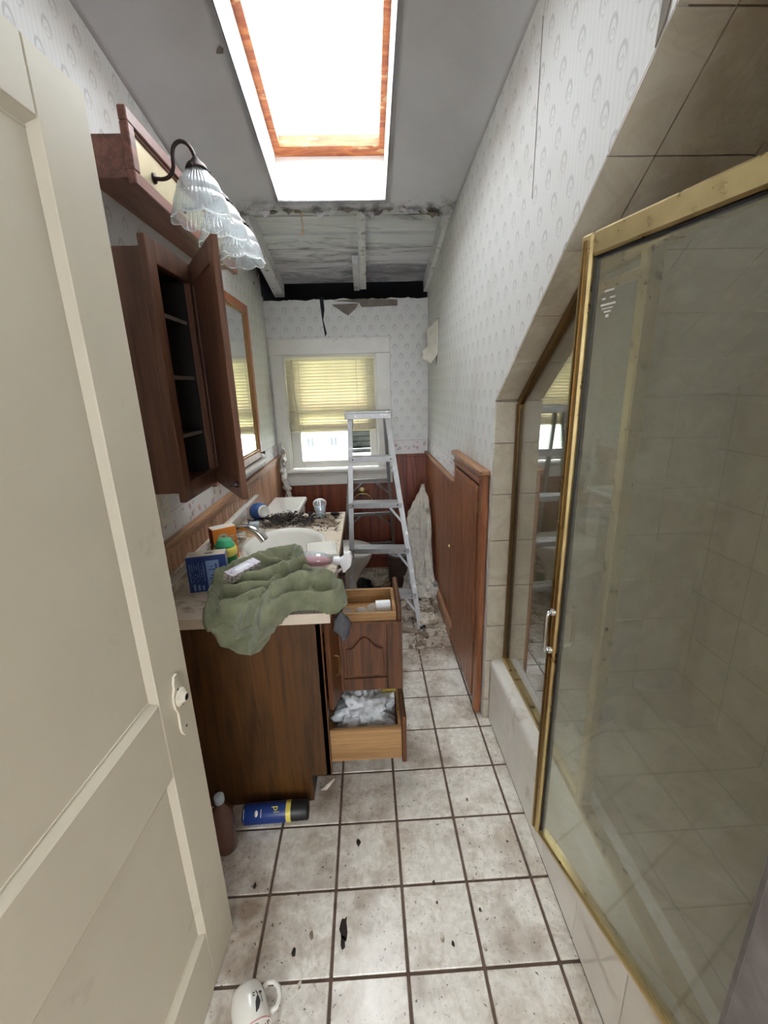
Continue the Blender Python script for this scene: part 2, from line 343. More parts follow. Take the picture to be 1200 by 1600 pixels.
# ------------------------------------------------------------------ geometry helpers
ORG = {}
class MB:
    def __init__(s): s.v = []; s.f = []; s.sm = []
    def add(s, vs, fs, smooth=False, mt=None):
        b = len(s.v)
        s.v += [(mt @ Vector(p)) if mt else Vector(p) for p in vs]
        s.f += [tuple(i + b for i in f) for f in fs]; s.sm += [smooth] * len(fs)
        return s
    def frombm(s, bm, smooth=False, mt=None):
        bm.verts.index_update()
        s.add([v.co.copy() for v in bm.verts], [tuple(v.index for v in f.verts) for f in bm.faces], smooth, mt); bm.free(); return s
    def box(s, x0, x1, y0, y1, z0, z1, bev=0.0, seg=1, mt=None):
        x0, x1 = min(x0, x1), max(x0, x1); y0, y1 = min(y0, y1), max(y0, y1); z0, z1 = min(z0, z1), max(z0, z1)
        bm = bmesh.new(); bmesh.ops.create_cube(bm, size=1)
        for v in bm.verts: v.co = Vector((x0 + (v.co.x + .5) * (x1 - x0), y0 + (v.co.y + .5) * (y1 - y0), z0 + (v.co.z + .5) * (z1 - z0)))
        if bev: bmesh.ops.bevel(bm, geom=bm.edges[:], offset=bev, segments=seg, affect='EDGES', profile=0.5)
        return s.frombm(bm, False, mt)
    def bar(s, p0, p1, w, d, up=(0, 0, 1), bev=0.0):
        p0 = Vector(p0); p1 = Vector(p1); ax = (p1 - p0); L = ax.length; ax.normalize()
        upv = Vector(up); sx = ax.cross(upv)
        if sx.length < 1e-4: sx = ax.cross(Vector((1, 0, 0)))
        sx.normalize(); sy = sx.cross(ax).normalized()
        mt = Matrix(((sx.x, sy.x, ax.x, p0.x), (sx.y, sy.y, ax.y, p0.y), (sx.z, sy.z, ax.z, p0.z), (0, 0, 0, 1)))
        return s.box(-w / 2, w / 2, -d / 2, d / 2, 0, L, bev, mt=mt)
    def tube(s, pts, r, n=8, closed=False, caps=True, mt=None):
        pts = [Vector(p) for p in pts]; k = len(pts); rs = r if hasattr(r, '__len__') else [r] * k
        vs = []; fs = []; prev = None
        for i, p in enumerate(pts):
            a = pts[(i + 1) % k] if (closed or i < k - 1) else p; b = pts[i - 1] if (closed or i > 0) else p
            t = (a - b).normalized()
            if prev is None:
                q = t.cross(Vector((0, 0, 1)))
                if q.length < 1e-3: q = t.cross(Vector((1, 0, 0)))
            else: q = prev - t * prev.dot(t)
            q.normalize(); prev = q; w2 = t.cross(q)
            for j in range(n):
                an = 2 * math.pi * j / n; vs.append(p + (q * math.cos(an) + w2 * math.sin(an)) * rs[i])
        for i in range(k if closed else k - 1):
            for j in range(n):
                a = i * n + j; b = i * n + (j + 1) % n; c = ((i + 1) % k) * n + (j + 1) % n; d = ((i + 1) % k) * n + j
                fs.append((a, b, c, d))
        if caps and not closed:
            fs.append(tuple(range(n - 1, -1, -1))); fs.append(tuple((k - 1) * n + j for j in range(n)))
        return s.add(vs, fs, True, mt)
    def lathe(s, prof, n=24, mt=None, fn=None, smooth=True, capb=False, capt=False):
        vs = []; fs = []; k = len(prof)
        for i, (r, z) in enumerate(prof):
            for j in range(n):
                a = 2 * math.pi * j / n; rr, zz = (fn(r, z, a, i) if fn else (r, z))
                vs.append((rr * math.cos(a), rr * math.sin(a), zz))
        for i in range(k - 1):
            for j in range(n): fs.append((i * n + j, i * n + (j + 1) % n, (i + 1) * n + (j + 1) % n, (i + 1) * n + j))
        if capb: fs.append(tuple(range(n - 1, -1, -1)))
        if capt: fs.append(tuple((k - 1) * n + j for j in range(n)))
        return s.add(vs, fs, smooth, mt)
    def prism(s, poly, a0, a1, axis='X', mt=None, bev=0):
        # poly in the other two axes in order (Y,Z) for X, (X,Z) for Y, (X,Y) for Z
        n = len(poly)
        def P(u, v, a): return {'X': (a, u, v), 'Y': (u, a, v), 'Z': (u, v, a)}[axis]
        vs = [P(u, v, a0) for u, v in poly] + [P(u, v, a1) for u, v in poly]
        bm = bmesh.new(); bv = [bm.verts.new(p) for p in vs]
        bm.faces.new(bv[:n]); bm.faces.new(bv[n:][::-1])
        for i in range(n): bm.faces.new((bv[i], bv[i + n], bv[(i + 1) % n + n], bv[(i + 1) % n]))
        bmesh.ops.recalc_face_normals(bm, faces=bm.faces[:])
        if bev: bmesh.ops.bevel(bm, geom=bm.edges[:], offset=bev, segments=1, affect='EDGES')
        bmesh.ops.triangulate(bm, faces=[f for f in bm.faces if len(f.verts) > 4])
        return s.frombm(bm, False, mt)
    def grid(s, nu, nv, fn, smooth=True, keep=None, mt=None):
        vs = [fn(i / nu, j / nv) for i in range(nu + 1) for j in range(nv + 1)]
        fs = []
        for i in range(nu):
            for j in range(nv):
                if keep and not keep((i + .5) / nu, (j + .5) / nv): continue
                a = i * (nv + 1) + j; fs.append((a, a + nv + 1, a + nv + 2, a + 1))
        return s.add(vs, fs, smooth, mt)
    def lump(s, c, r, sub=3, amp=0.25, fr=2.0, seed=0, flat=None, mt=None, smooth=True):
        bm = bmesh.new(); bmesh.ops.create_icosphere(bm, subdivisions=sub, radius=1)
        rx, ry, rz = r if hasattr(r, '__len__') else (r, r, r)
        for v in bm.verts:
            d = v.co.normalized(); q = d * fr + Vector((seed * 3.7, seed * 1.3, seed * 2.1))
            k = 1 + amp * (mnoise.noise(q) + 0.6 * (abs(mnoise.noise(q * 2.3)) * 2 - .5) + 0.3 * mnoise.noise(q * 5))
            v.co = Vector((d.x * rx * k, d.y * ry * k, d.z * rz * k))
            v.co += Vector(c)
            if flat is not None and v.co.z < flat: v.co.z = flat
        return s.frombm(bm, smooth, mt)
    def build(s, name, mat, parent=None, **kw):
        me = bpy.data.meshes.new(name)
        if parent is not None: org = ORG[parent.name]
        else:
            xs = [p.x for p in s.v]; ys = [p.y for p in s.v]; zs = [p.z for p in s.v]
            org = Vector(((min(xs) + max(xs)) / 2, (min(ys) + max(ys)) / 2, min(zs)))
        me.from_pydata([tuple(p - org) for p in s.v], [], s.f)
        me.polygons.foreach_set('use_smooth', s.sm)
        me.update(); me.validate()
        bm = bmesh.new(); bm.from_mesh(me); bmesh.ops.recalc_face_normals(bm, faces=bm.faces[:]); bm.to_mesh(me); bm.free()
        me.materials.append(M[mat] if isinstance(mat, str) else mat)
        o = bpy.data.objects.new(name, me); COL.objects.link(o)
        if parent is not None: o.parent = parent
        else: o.location = org
        ORG[o.name] = org.copy()
        tagkw(o, **kw)
        return o
def tagkw(o, label=None, cat=None, group=None, kind=None):
    if label: o['label'] = label
    if cat: o['category'] = cat
    if group: o['group'] = group
    if kind: o['kind'] = kind
def thing(name, loc, label, cat, group=None):
    o = bpy.data.objects.new(name, None); COL.objects.link(o); o.location = loc; o.empty_display_size = 0.05
    ORG[o.name] = Vector(loc); tagkw(o, label, cat, group)
    return o
def struct(name, mb, mat, **kw): return mb.build(name, mat, None, kind='structure', **kw)
def inst(src, name, parent, loc, rot=None, scale=None):
    """copy sharing mesh; loc is an offset in the parent's space"""
    o = src.copy(); o.name = name; COL.objects.link(o); o.parent = parent; o.location = loc
    if rot: o.rotation_euler = rot
    if scale: o.scale = scale
    ORG[o.name] = ORG[parent.name]
    return o
def frame2(p0, p1, z0=0.0):
    """local frame: x along p0->p1 (plan), y = left normal, z up"""
    a = Vector((p1[0] - p0[0], p1[1] - p0[1], 0)).normalized(); n = Vector((-a.y, a.x, 0))
    return Matrix(((a.x, n.x, 0, p0[0]), (a.y, n.y, 0, p0[1]), (0, 0, 1, z0), (0, 0, 0, 1)))
def TR(loc, rx=0, ry=0, rz=0):
    return Matrix.Translation(loc) @ Matrix.Rotation(rz, 4, 'Z') @ Matrix.Rotation(ry, 4, 'Y') @ Matrix.Rotation(rx, 4, 'X')
def spline(pts, k=6):
    P = [Vector(p) for p in pts]; out = []
    for i in range(len(P) - 1):
        a = P[max(i - 1, 0)]; b = P[i]; c = P[i + 1]; d = P[min(i + 2, len(P) - 1)]
        for j in range(k):
            t = j / k
            out.append(0.5 * ((2 * b) + (c - a) * t + (2 * a - 5 * b + 4 * c - d) * t * t + (3 * b - a - 3 * c + d) * t ** 3))
    out.append(P[-1]); return out
def text_mesh(txt, size, mt, name, mat, parent, depth=0.0004):
    cu = bpy.data.curves.new('lettering', 'FONT'); cu.body = txt; cu.size = size; cu.extrude = depth; cu.align_x = 'CENTER'; cu.align_y = 'CENTER'; cu.resolution_u = 3
    to = bpy.data.objects.new('lettering_tmp', cu); COL.objects.link(to)
    dg = bpy.context.evaluated_depsgraph_get(); me = bpy.data.meshes.new_from_object(to.evaluated_get(dg))
    mb = MB(); mb.add([v.co.copy() for v in me.vertices], [tuple(p.vertices) for p in me.polygons], False, mt)
    bpy.data.objects.remove(to); bpy.data.meshes.remove(me)
    return mb.build(name, mat, parent)

# ------------------------------------------------------------------ dimensions (metres)
XL, XR, YB = -0.70, 0.48, 3.40
YF = 0.27                                       # room face of the wall with the doorway
def zceil(y): return 2.12 + 0.2 * (3.45 - y)
def zl(y): return min(zceil(y), 2.40 - 0.155 * (y - 1.5))
def zr(y): return min(zceil(y), 2.40 - 0.08 * (y - 1.39))
def smooth(t): t = max(0, min(1, t)); return t * t * (3 - 2 * t)
SX0, SX1, SY0, SY1 = -0.379, 0.134, 1.05, 2.397  # skylight opening
DIAG = lambda y: 1.406 + 0.715 * (1.613 - y)
JY = 1.613

# ================================================================== SETTING
# ---- floor and its tiles
fl = struct('floor', MB().box(-0.72, 0.6, 0.0, 3.42, -0.06, -0.004), 'grout', label='brown grouted floor under square white glazed tiles', cat='floor')
tx, ty, gp = 0.2, 0.206, 0.0085
def tile_mesh(wx, wy):
    return MB().box(-wx / 2, wx / 2, -wy / 2, wy / 2, -0.008, 0.0, 0.0016)
tile_src = {}
for i in range(-5, 4):
    x0 = 0.054 + i * tx + gp / 2; x1 = 0.054 + (i + 1) * tx - gp / 2
    cx0, cx1 = max(x0, -0.70), min(x1, 0.507)
    if cx1 - cx0 < 0.02: continue
    for j in range(-4, 13):
        y0 = 0.741 + j * ty + gp / 2; y1 = 0.741 + (j + 1) * ty - gp / 2
        cy0, cy1 = max(y0, 0.02), min(y1, 3.39)
        if cy1 - cy0 < 0.02: continue
        if cx1 < -0.3 and 1.45 < cy0 and cy1 < 2.2: continue      # under the vanity
        key = (round(cx1 - cx0, 4), round(cy1 - cy0, 4))
        loc = Vector(((cx0 + cx1) / 2, (cy0 + cy1) / 2, 0)) - ORG['floor']
        jit = (R.uniform(-.004, .004), R.uniform(-.004, .004), 0)
        if key not in tile_src:
            mb = tile_mesh(*key); me_o = mb.add([], []).build('tile', 'tile', fl)
            for v in me_o.data.vertices: v.co += ORG['floor']
            tile_src[key] = me_o; me_o.location = loc; me_o.rotation_euler = jit
        else: inst(tile_src[key], 'tile', fl, loc, jit)

# ---- walls
def yz_poly(top, y0, y1, n=24): return [(y0, 0.0)] + [(y1, 0.0)] + [(y1 + (y0 - y1) * k / n, top(y1 + (y0 - y1) * k / n)) for k in range(n + 1)]
def torn_left(y):
    if y < 2.5: return zl(y) + 0.02
    return 2.245 - 0.155 * (y - 2.5) + 0.02 * mnoise.noise(Vector((y * 9, 1, 2))) + 0.008 * mnoise.noise(Vector((y * 40, 4, 2)))
WL = struct('wall_left', MB().prism(yz_poly(torn_left, 0.08, YB, 90), XL - 0.03, XL, 'X'), 'wpY', label='left wall papered with small grey cartouches', cat='wall')
wr_poly = [(YB, 0), (JY + 0.012, 0), (JY + 0.012, DIAG(JY)), (YF, DIAG(YF)), (YF, 2.80)] + [(y, zr(y) + 0.06) for y in (0.3, 1.0, 1.5, 2.0, 2.5)] + [(2.55, zceil(2.55) + .12), (3.42, zceil(3.42) + .12)]
WR = struct('wall_right', MB().prism(wr_poly, XR, XR + 0.02, 'X'), 'wpY', label='right wall papered with small grey cartouches, cut to a slope over the shower', cat='wall')
wb = MB()
wx0, wx1, wz0, wz1 = -0.605, 0.095, 0.85, 1.715
bk_top = []
nn = 60
for k in range(nn + 1):
    x = -0.75 + (1.28) * k / nn
    z = 2.085 + 0.012 * mnoise.noise(Vector((x * 11, 3, 1))) + 0.006 * mnoise.noise(Vector((x * 40, 7, 1)))
    if abs(x + 0.29) < 0.012: z -= 0.0
    bk_top.append((x, z))
wb.box(-0.75, wx0, YB, YB + 0.1, 0, wz1); wb.box(wx1, 0.53, YB, YB + 0.1, 0, wz1); wb.box(wx0, wx1, YB, YB + 0.1, 0, wz0)
wb.prism([(-0.75, wz1), (0.53, wz1)] + bk_top[::-1], YB, YB + 0.1, 'Y')
WB = struct('wall_back', wb, 'wpX', label='back wall papered with small grey cartouches around the window', cat='wall')
# torn paper tear (dark slit) and exposed board, lifted flap on the back wall
MB().prism([(-0.300, 2.10), (-0.272, 2.10), (-0.268, 2.02), (-0.281, 1.95), (-0.262, 1.86), (-0.275, 1.835), (-0.283, 1.90), (-0.292, 1.98)], YB - 0.004, YB + 0.002, 'Y').build('tear_gap', 'void', WB)
MB().prism([(-0.20, 2.075), (-0.02, 2.06), (0.0, 2.03), (0.26, 2.035), (0.26, 2.075), (-0.02, 2.085)], YB - 0.006, YB + 0.002, 'Y').build('exposed_lath', 'lath', WB)
MB().prism([(-0.215, 2.05), (-0.02, 2.055), (-0.045, 2.02), (-0.10, 1.975), (-0.135, 1.995)], YB - 0.010, YB - 0.006, 'Y').build('lifted_paper', M['lath'], WB)

# ---- ceiling with soft coves
cb = MB()
xs = [XL + 0.012 * k ** 1.25 for k in range(0, 13)]
xs = sorted(set([round(XL + 0.28 * (k / 10) ** 1.3, 4) for k in range(11)] + [SX0, -0.25, -0.12, 0.0, SX1, 0.2, 0.26] + [round(XR - 0.2 * (k / 8) ** 1.3, 4) for k in range(9)]))
def ragged(x): return 2.475 + 0.035 * mnoise.noise(Vector((x * 7, 5, 0))) + 0.014 * mnoise.noise(Vector((x * 23, 8, 0))) + (0.05 * smooth((abs(x + 0.1) - 0.35) / 0.2))
ysn = [0.05, 0.6, SY0, 1.2, 1.4, 1.6, 1.8, 2.0, 2.2, SY1, 2.43, 9.0]
def cz(x, y):
    z = zceil(y)
    dl = z - zl(y); t = (x - XL) / 0.28
    if t < 1: z -= dl * (1 - t) ** 2
    dr = z - zr(y); t = (XR - x) / 0.2
    if t < 1 and dr > 0: z -= dr * (1 - t) ** 2
    return z
vs_, fs_ = [], []
xs2 = []
for a, b in zip(xs[:-1], xs[1:]):
    k = max(1, int((b - a) / 0.03)); xs2 += [a + (b - a) * i / k for i in range(k)]
xs2.append(xs[-1])
for y in ysn:
    for x in xs2:
        yy = ragged(x) if y == 9.0 else y
        vs_.append((x, yy, cz(x, yy)))
nx = len(xs2)
for j in range(len(ysn) - 1):
    for i in range(nx - 1):
        xm = (xs2[i] + xs2[i + 1]) / 2
        if SX0 - 1e-4 < xm < SX1 + 1e-4 and SY0 - 1e-4 <= ysn[j] and ysn[j + 1] <= SY1 + 1e-4: continue
        fs_.append((j * nx + i, j * nx + i + 1, (j + 1) * nx + i + 1, (j + 1) * nx + i))
cb.add(vs_, fs_, True)
CE = struct('ceiling', cb, 'plaster', label='pale grey sloping plaster ceiling with a skylight and a collapsed end', cat='ceiling')
so = CE.modifiers.new('thickness', 'SOLIDIFY'); so.thickness = 0.012; so.offset = 1
for vtx in ((-0.50, 1.55), ):
    pass
# roof above: boards, rafters, felt
sl = Vector((0, 1, -0.2)).normalized(); nr = Vector((0, 0.2, 1)).normalized()
def onroof(x, s_, d):  # s_ = Y measured along the ceiling plane, d = offset above it
    return Vector((x, s_, zceil(s_))) + nr * d
def roofbar(mb, x0, x1, y0, y1, d0, d1):
    vs = [onroof(x, y, d) for x in (x0, x1) for y in (y0, y1) for d in (d0, d1)]
    return mb.add(vs, [(0, 1, 3, 2), (4, 6, 7, 5), (0, 4, 5, 1), (2, 3, 7, 6), (0, 2, 6, 4), (1, 5, 7, 3)])
RF = struct('roof', roofbar(MB(), -0.80, 0.62, 2.45, 4.1, 0.115, 0.15), 'void', label='underside of the roof seen through the collapsed ceiling', cat='roof')
dl_ = [2.46, 2.665, 2.836, 2.992, 3.168, 3.30, 3.47]
for k in range(len(dl_) - 1):
    for (a, b) in ((-0.62, 0.012), (0.012, 0.52)):
        e = R.uniform(-.004, .004)
        roofbar(MB(), a + 0.002, b - 0.002, dl_[k] + 0.009, dl_[k + 1] - 0.008 + e, 0.088 + R.uniform(0, .006), 0.112).build('roof_board', 'deck', RF)
for (x0, x1, y0, y1, d0, d1) in ((-0.625, -0.555, 2.45, 3.46, 0.0, 0.088), (-0.008, 0.038, 2.48, 3.43, 0.03, 0.088), (-0.05, -0.010, 3.06, 3.45, 0.03, 0.080), (0.452, 0.478, 2.50, 3.42, 0.0, 0.088), (-0.60, 0.46, 2.49, 2.53, 0.03, 0.088)):
    roofbar(MB(), x0, x1, y0, y1, d0, d1).build('rafter', 'rafter', RF)
for y0, y1, zz in ((2.46, 2.75, 0.0), (2.76, 3.05, -0.01), (3.06, 3.38, 0.0)):   # boards showing above the torn left wall
    MB().box(-0.73, -0.705, y0, y1, zceil((y0 + y1) / 2) - 0.14, zceil((y0 + y1) / 2) + 0.12 + zz).build('stud_board', 'rafter', RF)
# black boxes added round the eave to block outside light and read as darkness
ev = MB(); ev.box(-0.85, 0.62, 3.95, 4.0, 1.7, 2.3); ev.box(-0.85, 0.62, 3.5, 4.0, 1.7, 1.72); ev.box(-0.85, -0.80, 2.4, 4.0, 1.7, 2.5); ev.box(0.58, 0.62, 2.4, 4.0, 1.7, 2.5)
ev.box(-0.80, 0.6, 2.472, 2.48, zceil(2.47) + 0.015, zceil(2.47) + 0.16)
ev.build('eave_light_block', 'void', RF)

# ---- skylight: well, frame, pane
SK = thing('window_2', (SX0, SY0, zceil(SY0)), 'bright roof skylight in a white well with peeling orange wood frame', 'skylight'); SK['kind'] = 'structure'
WD = 0.20
wm = MB()
def sheet(pts): wm.add(pts, [(0, 1, 2, 3)])
roofbar(wm, SX0 - 0.02, SX0, SY0 - 0.02, SY1 + 0.02, 0, WD + 0.08); roofbar(wm, SX1, SX1 + 0.02, SY0 - 0.02, SY1 + 0.02, 0, WD + 0.08)
roofbar(wm, SX0, SX1, SY1, SY1 + 0.02, 0, WD + 0.08); roofbar(wm, SX0, SX1, SY0 - 0.02, SY0, 0, WD + 0.08)
wm.build('light_well', 'well_white', SK)
fw = 0.032
for (a, b, c, d) in ((SX0, SX0 + fw, SY0, SY1), (SX1 - fw * 0.8, SX1, SY0, SY1), (SX0 + fw, SX1 - fw * .8, SY1 - 0.062, SY1), (SX0 + fw, SX1 - fw * .8, SY0, SY0 + 0.05)):
    roofbar(MB(), a, b, c, d, WD, WD + 0.05).build('frame_rail', 'sky_wood', SK)
roofbar(MB(), SX0, SX1, SY0, SY1, WD + 0.052, WD + 0.058).build('pane', 'glass', SK)

# ---- doorway wall behind the camera, hall
fwm = MB()
fwm.box(-0.95, -0.53, -0.06, 0.085, 0, 3.2); fwm.box(-0.53, -0.475, 0.12, YF, 1.96, 3.0); fwm.box(-0.95, -0.53, 0.12, YF, 1.99, 3.2); fwm.box(0.44, 1.45, 0.12, YF, 0, 3.0); fwm.box(-0.475, 0.44, 0.12, YF, 1.96, 3.0)
WF = struct('wall_front', fwm, 'hallpaint', label='wall with the doorway the view is taken from', cat='wall')
MB().box(0.43, 0.505, YF, 0.335, 0, 2.03, 0.004).build('door_casing', 'casing_grey', WF)
MB().box(0.44, 0.452, YF, 0.349, 0, 2.02, 0.003).build('casing_bead', 'casing_grey', WF)
struct('floor_hall', MB().box(-0.95, 1.0, -2.6, 0.0, -0.06, -0.004), 'hallfloor', label='wooden hall floor behind the doorway', cat='floor')
struct('wall_hall_left', MB().box(-1.0, -0.95, -2.6, 0.12, 0, 2.5), 'hallpaint', label='left wall of the hall', cat='wall')
struct('wall_hall_right', MB().box(1.0, 1.05, -2.6, 0.12, 0, 2.5), 'hallpaint', label='right wall of the hall', cat='wall')
he = MB(); he.box(-1.0, -0.60, -2.65, -2.6, 0, 2.5); he.box(0.60, 1.05, -2.65, -2.6, 0, 2.5); he.box(-0.60, 0.60, -2.65, -2.6, 0, 0.7); he.box(-0.60, 0.60, -2.65, -2.6, 2.2, 2.5)  # unseen wall; its opening is sized to let fill light in
struct('wall_hall_end', he, 'hallpaint', label='unseen end wall of the hall with an opening added for fill light', cat='wall')
struct('ceiling_hall', MB().box(-1.0, 1.05, -2.6, 0.12, 2.5, 2.55), 'hallpaint', label='ceiling of the hall', cat='ceiling')

# ---- wainscot: left
bs = None
n_l = 0
y = 0.95
while y < YB - 0.02:
    y1 = min(y + 0.046, YB - 0.001)
    if bs is None:
        bs = MB().box(XL, XL + 0.012, y, y1 - 0.003, 0.09, 0.965, 0.003).build('board', 'panelL', WL); by = y
    else: inst(bs, 'board', WL, Vector((0, y - by, 0)))
    y += 0.046
MB().box(XL, XL + 0.006, 0.95, YB - 0.012, 0.05, 0.96).build('backing_panel', 'panelB', WL)
MB().box(XL, XL + 0.03, 0.95, YB, 0.962, 0.985, 0.005).build('cap_rail', 'capwood', WL)
MB().box(XL, XL + 0.017, 0.95, YB, 0.935, 0.962, 0.004).build('cap_mould', 'capwood', WL)
MB().box(XL, XL + 0.002, 0.95, YB, 0.985, 1.075).build('paper_border', 'borderY', WL)
struct('baseboard_left', MB().box(XL, XL + 0.016, 0.95, YB, 0, 0.09, 0.003), 'capwood', label='wooden baseboard along the left wall', cat='baseboard')
# back
y = None; x = XL + 0.013
bsrc = None
while x < XR - 0.014:
    x1 = min(x + 0.075, XR - 0.013)
    if bsrc is None:
        bsrc = {}
    tall = x > 0.198 or x1 < -0.69; key = tall
    if x < 0.2 < x1 and not tall: x1 = 0.2
    if key not in bsrc:
        bsrc[key] = (MB().box(x, x1 - 0.002, YB - 0.010, YB, 0.09, 0.94 if tall else 0.80, 0.002).build('board', 'panelB', WB), x)
    else: inst(bsrc[key][0], 'board', WB, Vector((x - bsrc[key][1], 0, 0)))
    x += 0.0765
MB().box(XL + 0.002, XR - 0.002, YB - 0.006, YB, 0.05, 0.80).build('backing_panel', 'panelB', WB)
MB().box(0.198, XR - 0.002, YB - 0.006, YB, 0.80, 0.94).build('backing_panel', 'panelB', WB)
MB().box(0.198, XR, YB - 0.016, YB, 0.935, 0.958, 0.004).build('cap_rail', 'panelB', WB)
MB().box(0.2, XR, YB - 0.002, YB, 0.958, 1.075).build('paper_border', 'borderX', WB)
struct('baseboard_back', MB().box(XL, XR, YB - 0.018, YB - 0.001, 0, 0.09, 0.003), 'panelB', label='dark red-brown baseboard under the window wall', cat='baseboard')
# right
AY0, AY1, AZ = 1.645, 2.235, 1.135      # access door casing outer
rb = None; y = AY1 + 0.002
while y < YB - 0.03:
    y1 = min(y + 0.046, YB - 0.011)
    if rb is None: rb = MB().box(XR - 0.010, XR, y, y1 - 0.003, 0.085, 0.955, 0.003).build('board', 'panelR', WR); ry = y
    else: inst(rb, 'board', WR, Vector((0, y - ry, 0)))
    y += 0.046
MB().box(XR - 0.005, XR, AY1, YB - 0.012, 0.05, 0.955).build('backing_panel', 'panelB', WR)
MB().box(XR - 0.028, XR, AY1, YB, 0.955, 0.978, 0.005).build('cap_rail', 'capwood', WR)
MB().box(XR - 0.002, XR, AY1 - 0.02, YB, 0.978, 1.075).build('paper_border', 'borderY', WR)
struct('baseboard_right', MB().box(XR - 0.030, XR - 0.001, AY1 + 0.005, YB - 0.02, 0, 0.085, 0.006), 'capwood', label='light wooden baseboard along the right wall', cat='baseboard')

# ---- access door in the right wall
AD = thing('door_2', (XR - 0.02, AY0, 0), 'low russet beadboard access door with moulded frame and tiny brass knob', 'door'); AD['kind'] = 'structure'
MB().box(XR - 0.030, XR - 0.001, AY0, AY0 + 0.052, 0, AZ, 0.006).build('frame_stile', 'panelR', AD)
MB().box(XR - 0.024, XR - 0.001, AY1 - 0.03, AY1, 0.0, AZ, 0.004).build('frame_stile', 'panelR', AD)
MB().box(XR - 0.030, XR - 0.001, AY0 + 0.052, AY1 - 0.03, AZ - 0.065, AZ, 0.006).build('frame_head', 'panelR', AD)
MB().box(XR - 0.040, XR - 0.001, AY0 - 0.006, AY1 + 0.008, AZ - 0.016, AZ + 0.006, 0.005).build('frame_cap', 'capwood', AD)
MB().box(XR - 0.036, XR - 0.030, AY0 + 0.03, AY1 - 0.03, AZ - 0.05, AZ - 0.038, 0.002).build('head_mould', 'panelR', AD)
lf = MB().box(XR - 0.026, XR - 0.004, AY0 + 0.062, AY1 - 0.034, 0.05, AZ - 0.075, 0.003).build('leaf', 'panelR', AD)
ab = None; y = AY0 + 0.064
while y < AY1 - 0.06:
    if ab is None: ab = MB().box(XR - 0.0345, XR - 0.025, y, y + 0.036, 0.052, AZ - 0.078, 0.0035).build('board', 'panelR', lf); ay = y
    else: inst(ab, 'board', lf, Vector((0, y - ay, 0)))
    y += 0.0392
MB().lathe([(0.0, 0.0), (0.005, 0.0), (0.004, 0.01), (0.009, 0.016), (0.0095, 0.022), (0.006, 0.027), (0.0, 0.028)], 12, TR((XR - 0.034, 2.185, 0.625), 0, -math.pi / 2, 0)).build('knob', 'brass', AD)
for z in (0.95, 0.28): MB().box(XR - 0.034, XR - 0.024, AY0 + 0.048, AY0 + 0.066, z, z + 0.05, 0.002).build('hinge', 'brass_dark', AD)

# ---- window_1
WI = thing('window_1', ((wx0 + wx1) / 2, YB, wz0), 'white-cased sash window with lower sash showing a bright white house', 'window'); WI['kind'] = 'structure'
MB().box(-0.69, 0.196, YB - 0.022, YB, 1.716, 1.828, 0.003).build('head_casing', 'trim_white', WI)
MB().box(-0.692, 0.198, YB - 0.026, YB, 1.818, 1.83, 0.002).build('head_cap', 'trim_white', WI)
MB().box(-0.688, -0.602, YB - 0.020, YB, 0.86, 1.716, 0.003).build('side_casing', 'trim_white', WI)
MB().box(0.092, 0.196, YB - 0.020, YB, 0.86, 1.716, 0.003).build('side_casing', 'trim_white', WI)
MB().box(-0.665, 0.212, YB - 0.052, YB + 0.03, 0.838, 0.862, 0.005).build('sill', 'trim_white', WI)
MB().box(-0.645, 0.195, YB - 0.020, YB, 0.735, 0.838, 0.003).build('apron', 'trim_white', WI)
for a, b in ((-0.605, -0.592), (0.082, 0.095)): MB().box(a, b, YB, YB + 0.1, 0.85, 1.715).build('jamb', 'trim_white', WI)
MB().box(-0.592, 0.082, YB, YB + 0.1, 1.70, 1.715).build('jamb_head', 'trim_white', WI)
for nm, a, b, z0, z1, yy in (('lower_sash', -0.592, 0.082, 0.862, 1.30, 0.045), ('upper_sash', -0.592, 0.082, 1.285, 1.70, 0.075)):
    s = MB(); y0 = YB + yy; y1 = y0 + 0.028
    s.box(a, a + 0.075, y0, y1, z0, z1, 0.003); s.box(b - 0.055, b, y0, y1, z0, z1, 0.003); s.box(a + 0.075, b - 0.055, y0, y1, z0, z0 + 0.055, 0.003); s.box(a + 0.075, b - 0.055, y0, y1, z1 - 0.035, z1, 0.003)
    so_ = s.build(nm, 'trim_white', WI)
    MB().box(a + 0.072, b - 0.052, y0 + 0.012, y0 + 0.016, z0 + 0.052, z1 - 0.032).build('pane', 'glass', so_)

# window blind
BL = thing('window_blind', (-0.26, YB - 0.0, 1.16), 'half-raised cream slatted blind glowing in the window', 'blind')
MB().box(-0.59, 0.08, YB + 0.004, YB + 0.034, 1.675, 1.70, 0.003).build('head_rail', 'blind', BL)
slat = None; zt = 1.662; k = 0
while zt > 1.21:
    sk = 0.0
    if slat is None:
        def sf(u, v): 
            t = (v - .5); ang = 1.02
            yy = t * 0.034; zz = 0.0022 * (1 - 4 * t * t)
            return (-0.587 + u * 0.660, YB + 0.019 + yy * math.cos(ang) - zz * math.sin(ang), zt - yy * math.sin(ang) + zz * math.cos(ang))
        slat = MB().grid(6, 4, sf).build('slat', 'blind', BL); z_s = zt
        sm = slat.modifiers.new('thickness', 'SOLIDIFY'); sm.thickness = 0.0008
    else:
        inst(slat, 'slat', BL, Vector((0, 0, zt - z_s)))
    zt -= 0.0225; k += 1
for k in range(5):
    inst(slat, 'slat', BL, Vector((0, 0, 1.195 - 0.007 * k - z_s)))
MB().box(-0.587, 0.073, YB + 0.008, YB + 0.03, 1.148, 1.162, 0.003).build('bottom_rail', 'blind', BL)
for x in (-0.49, -0.06, 0.02): MB().tube([(x, YB + 0.005, 1.69), (x, YB + 0.004, 1.16)], 0.0012, 5).build('ladder_cord', 'cord', BL)
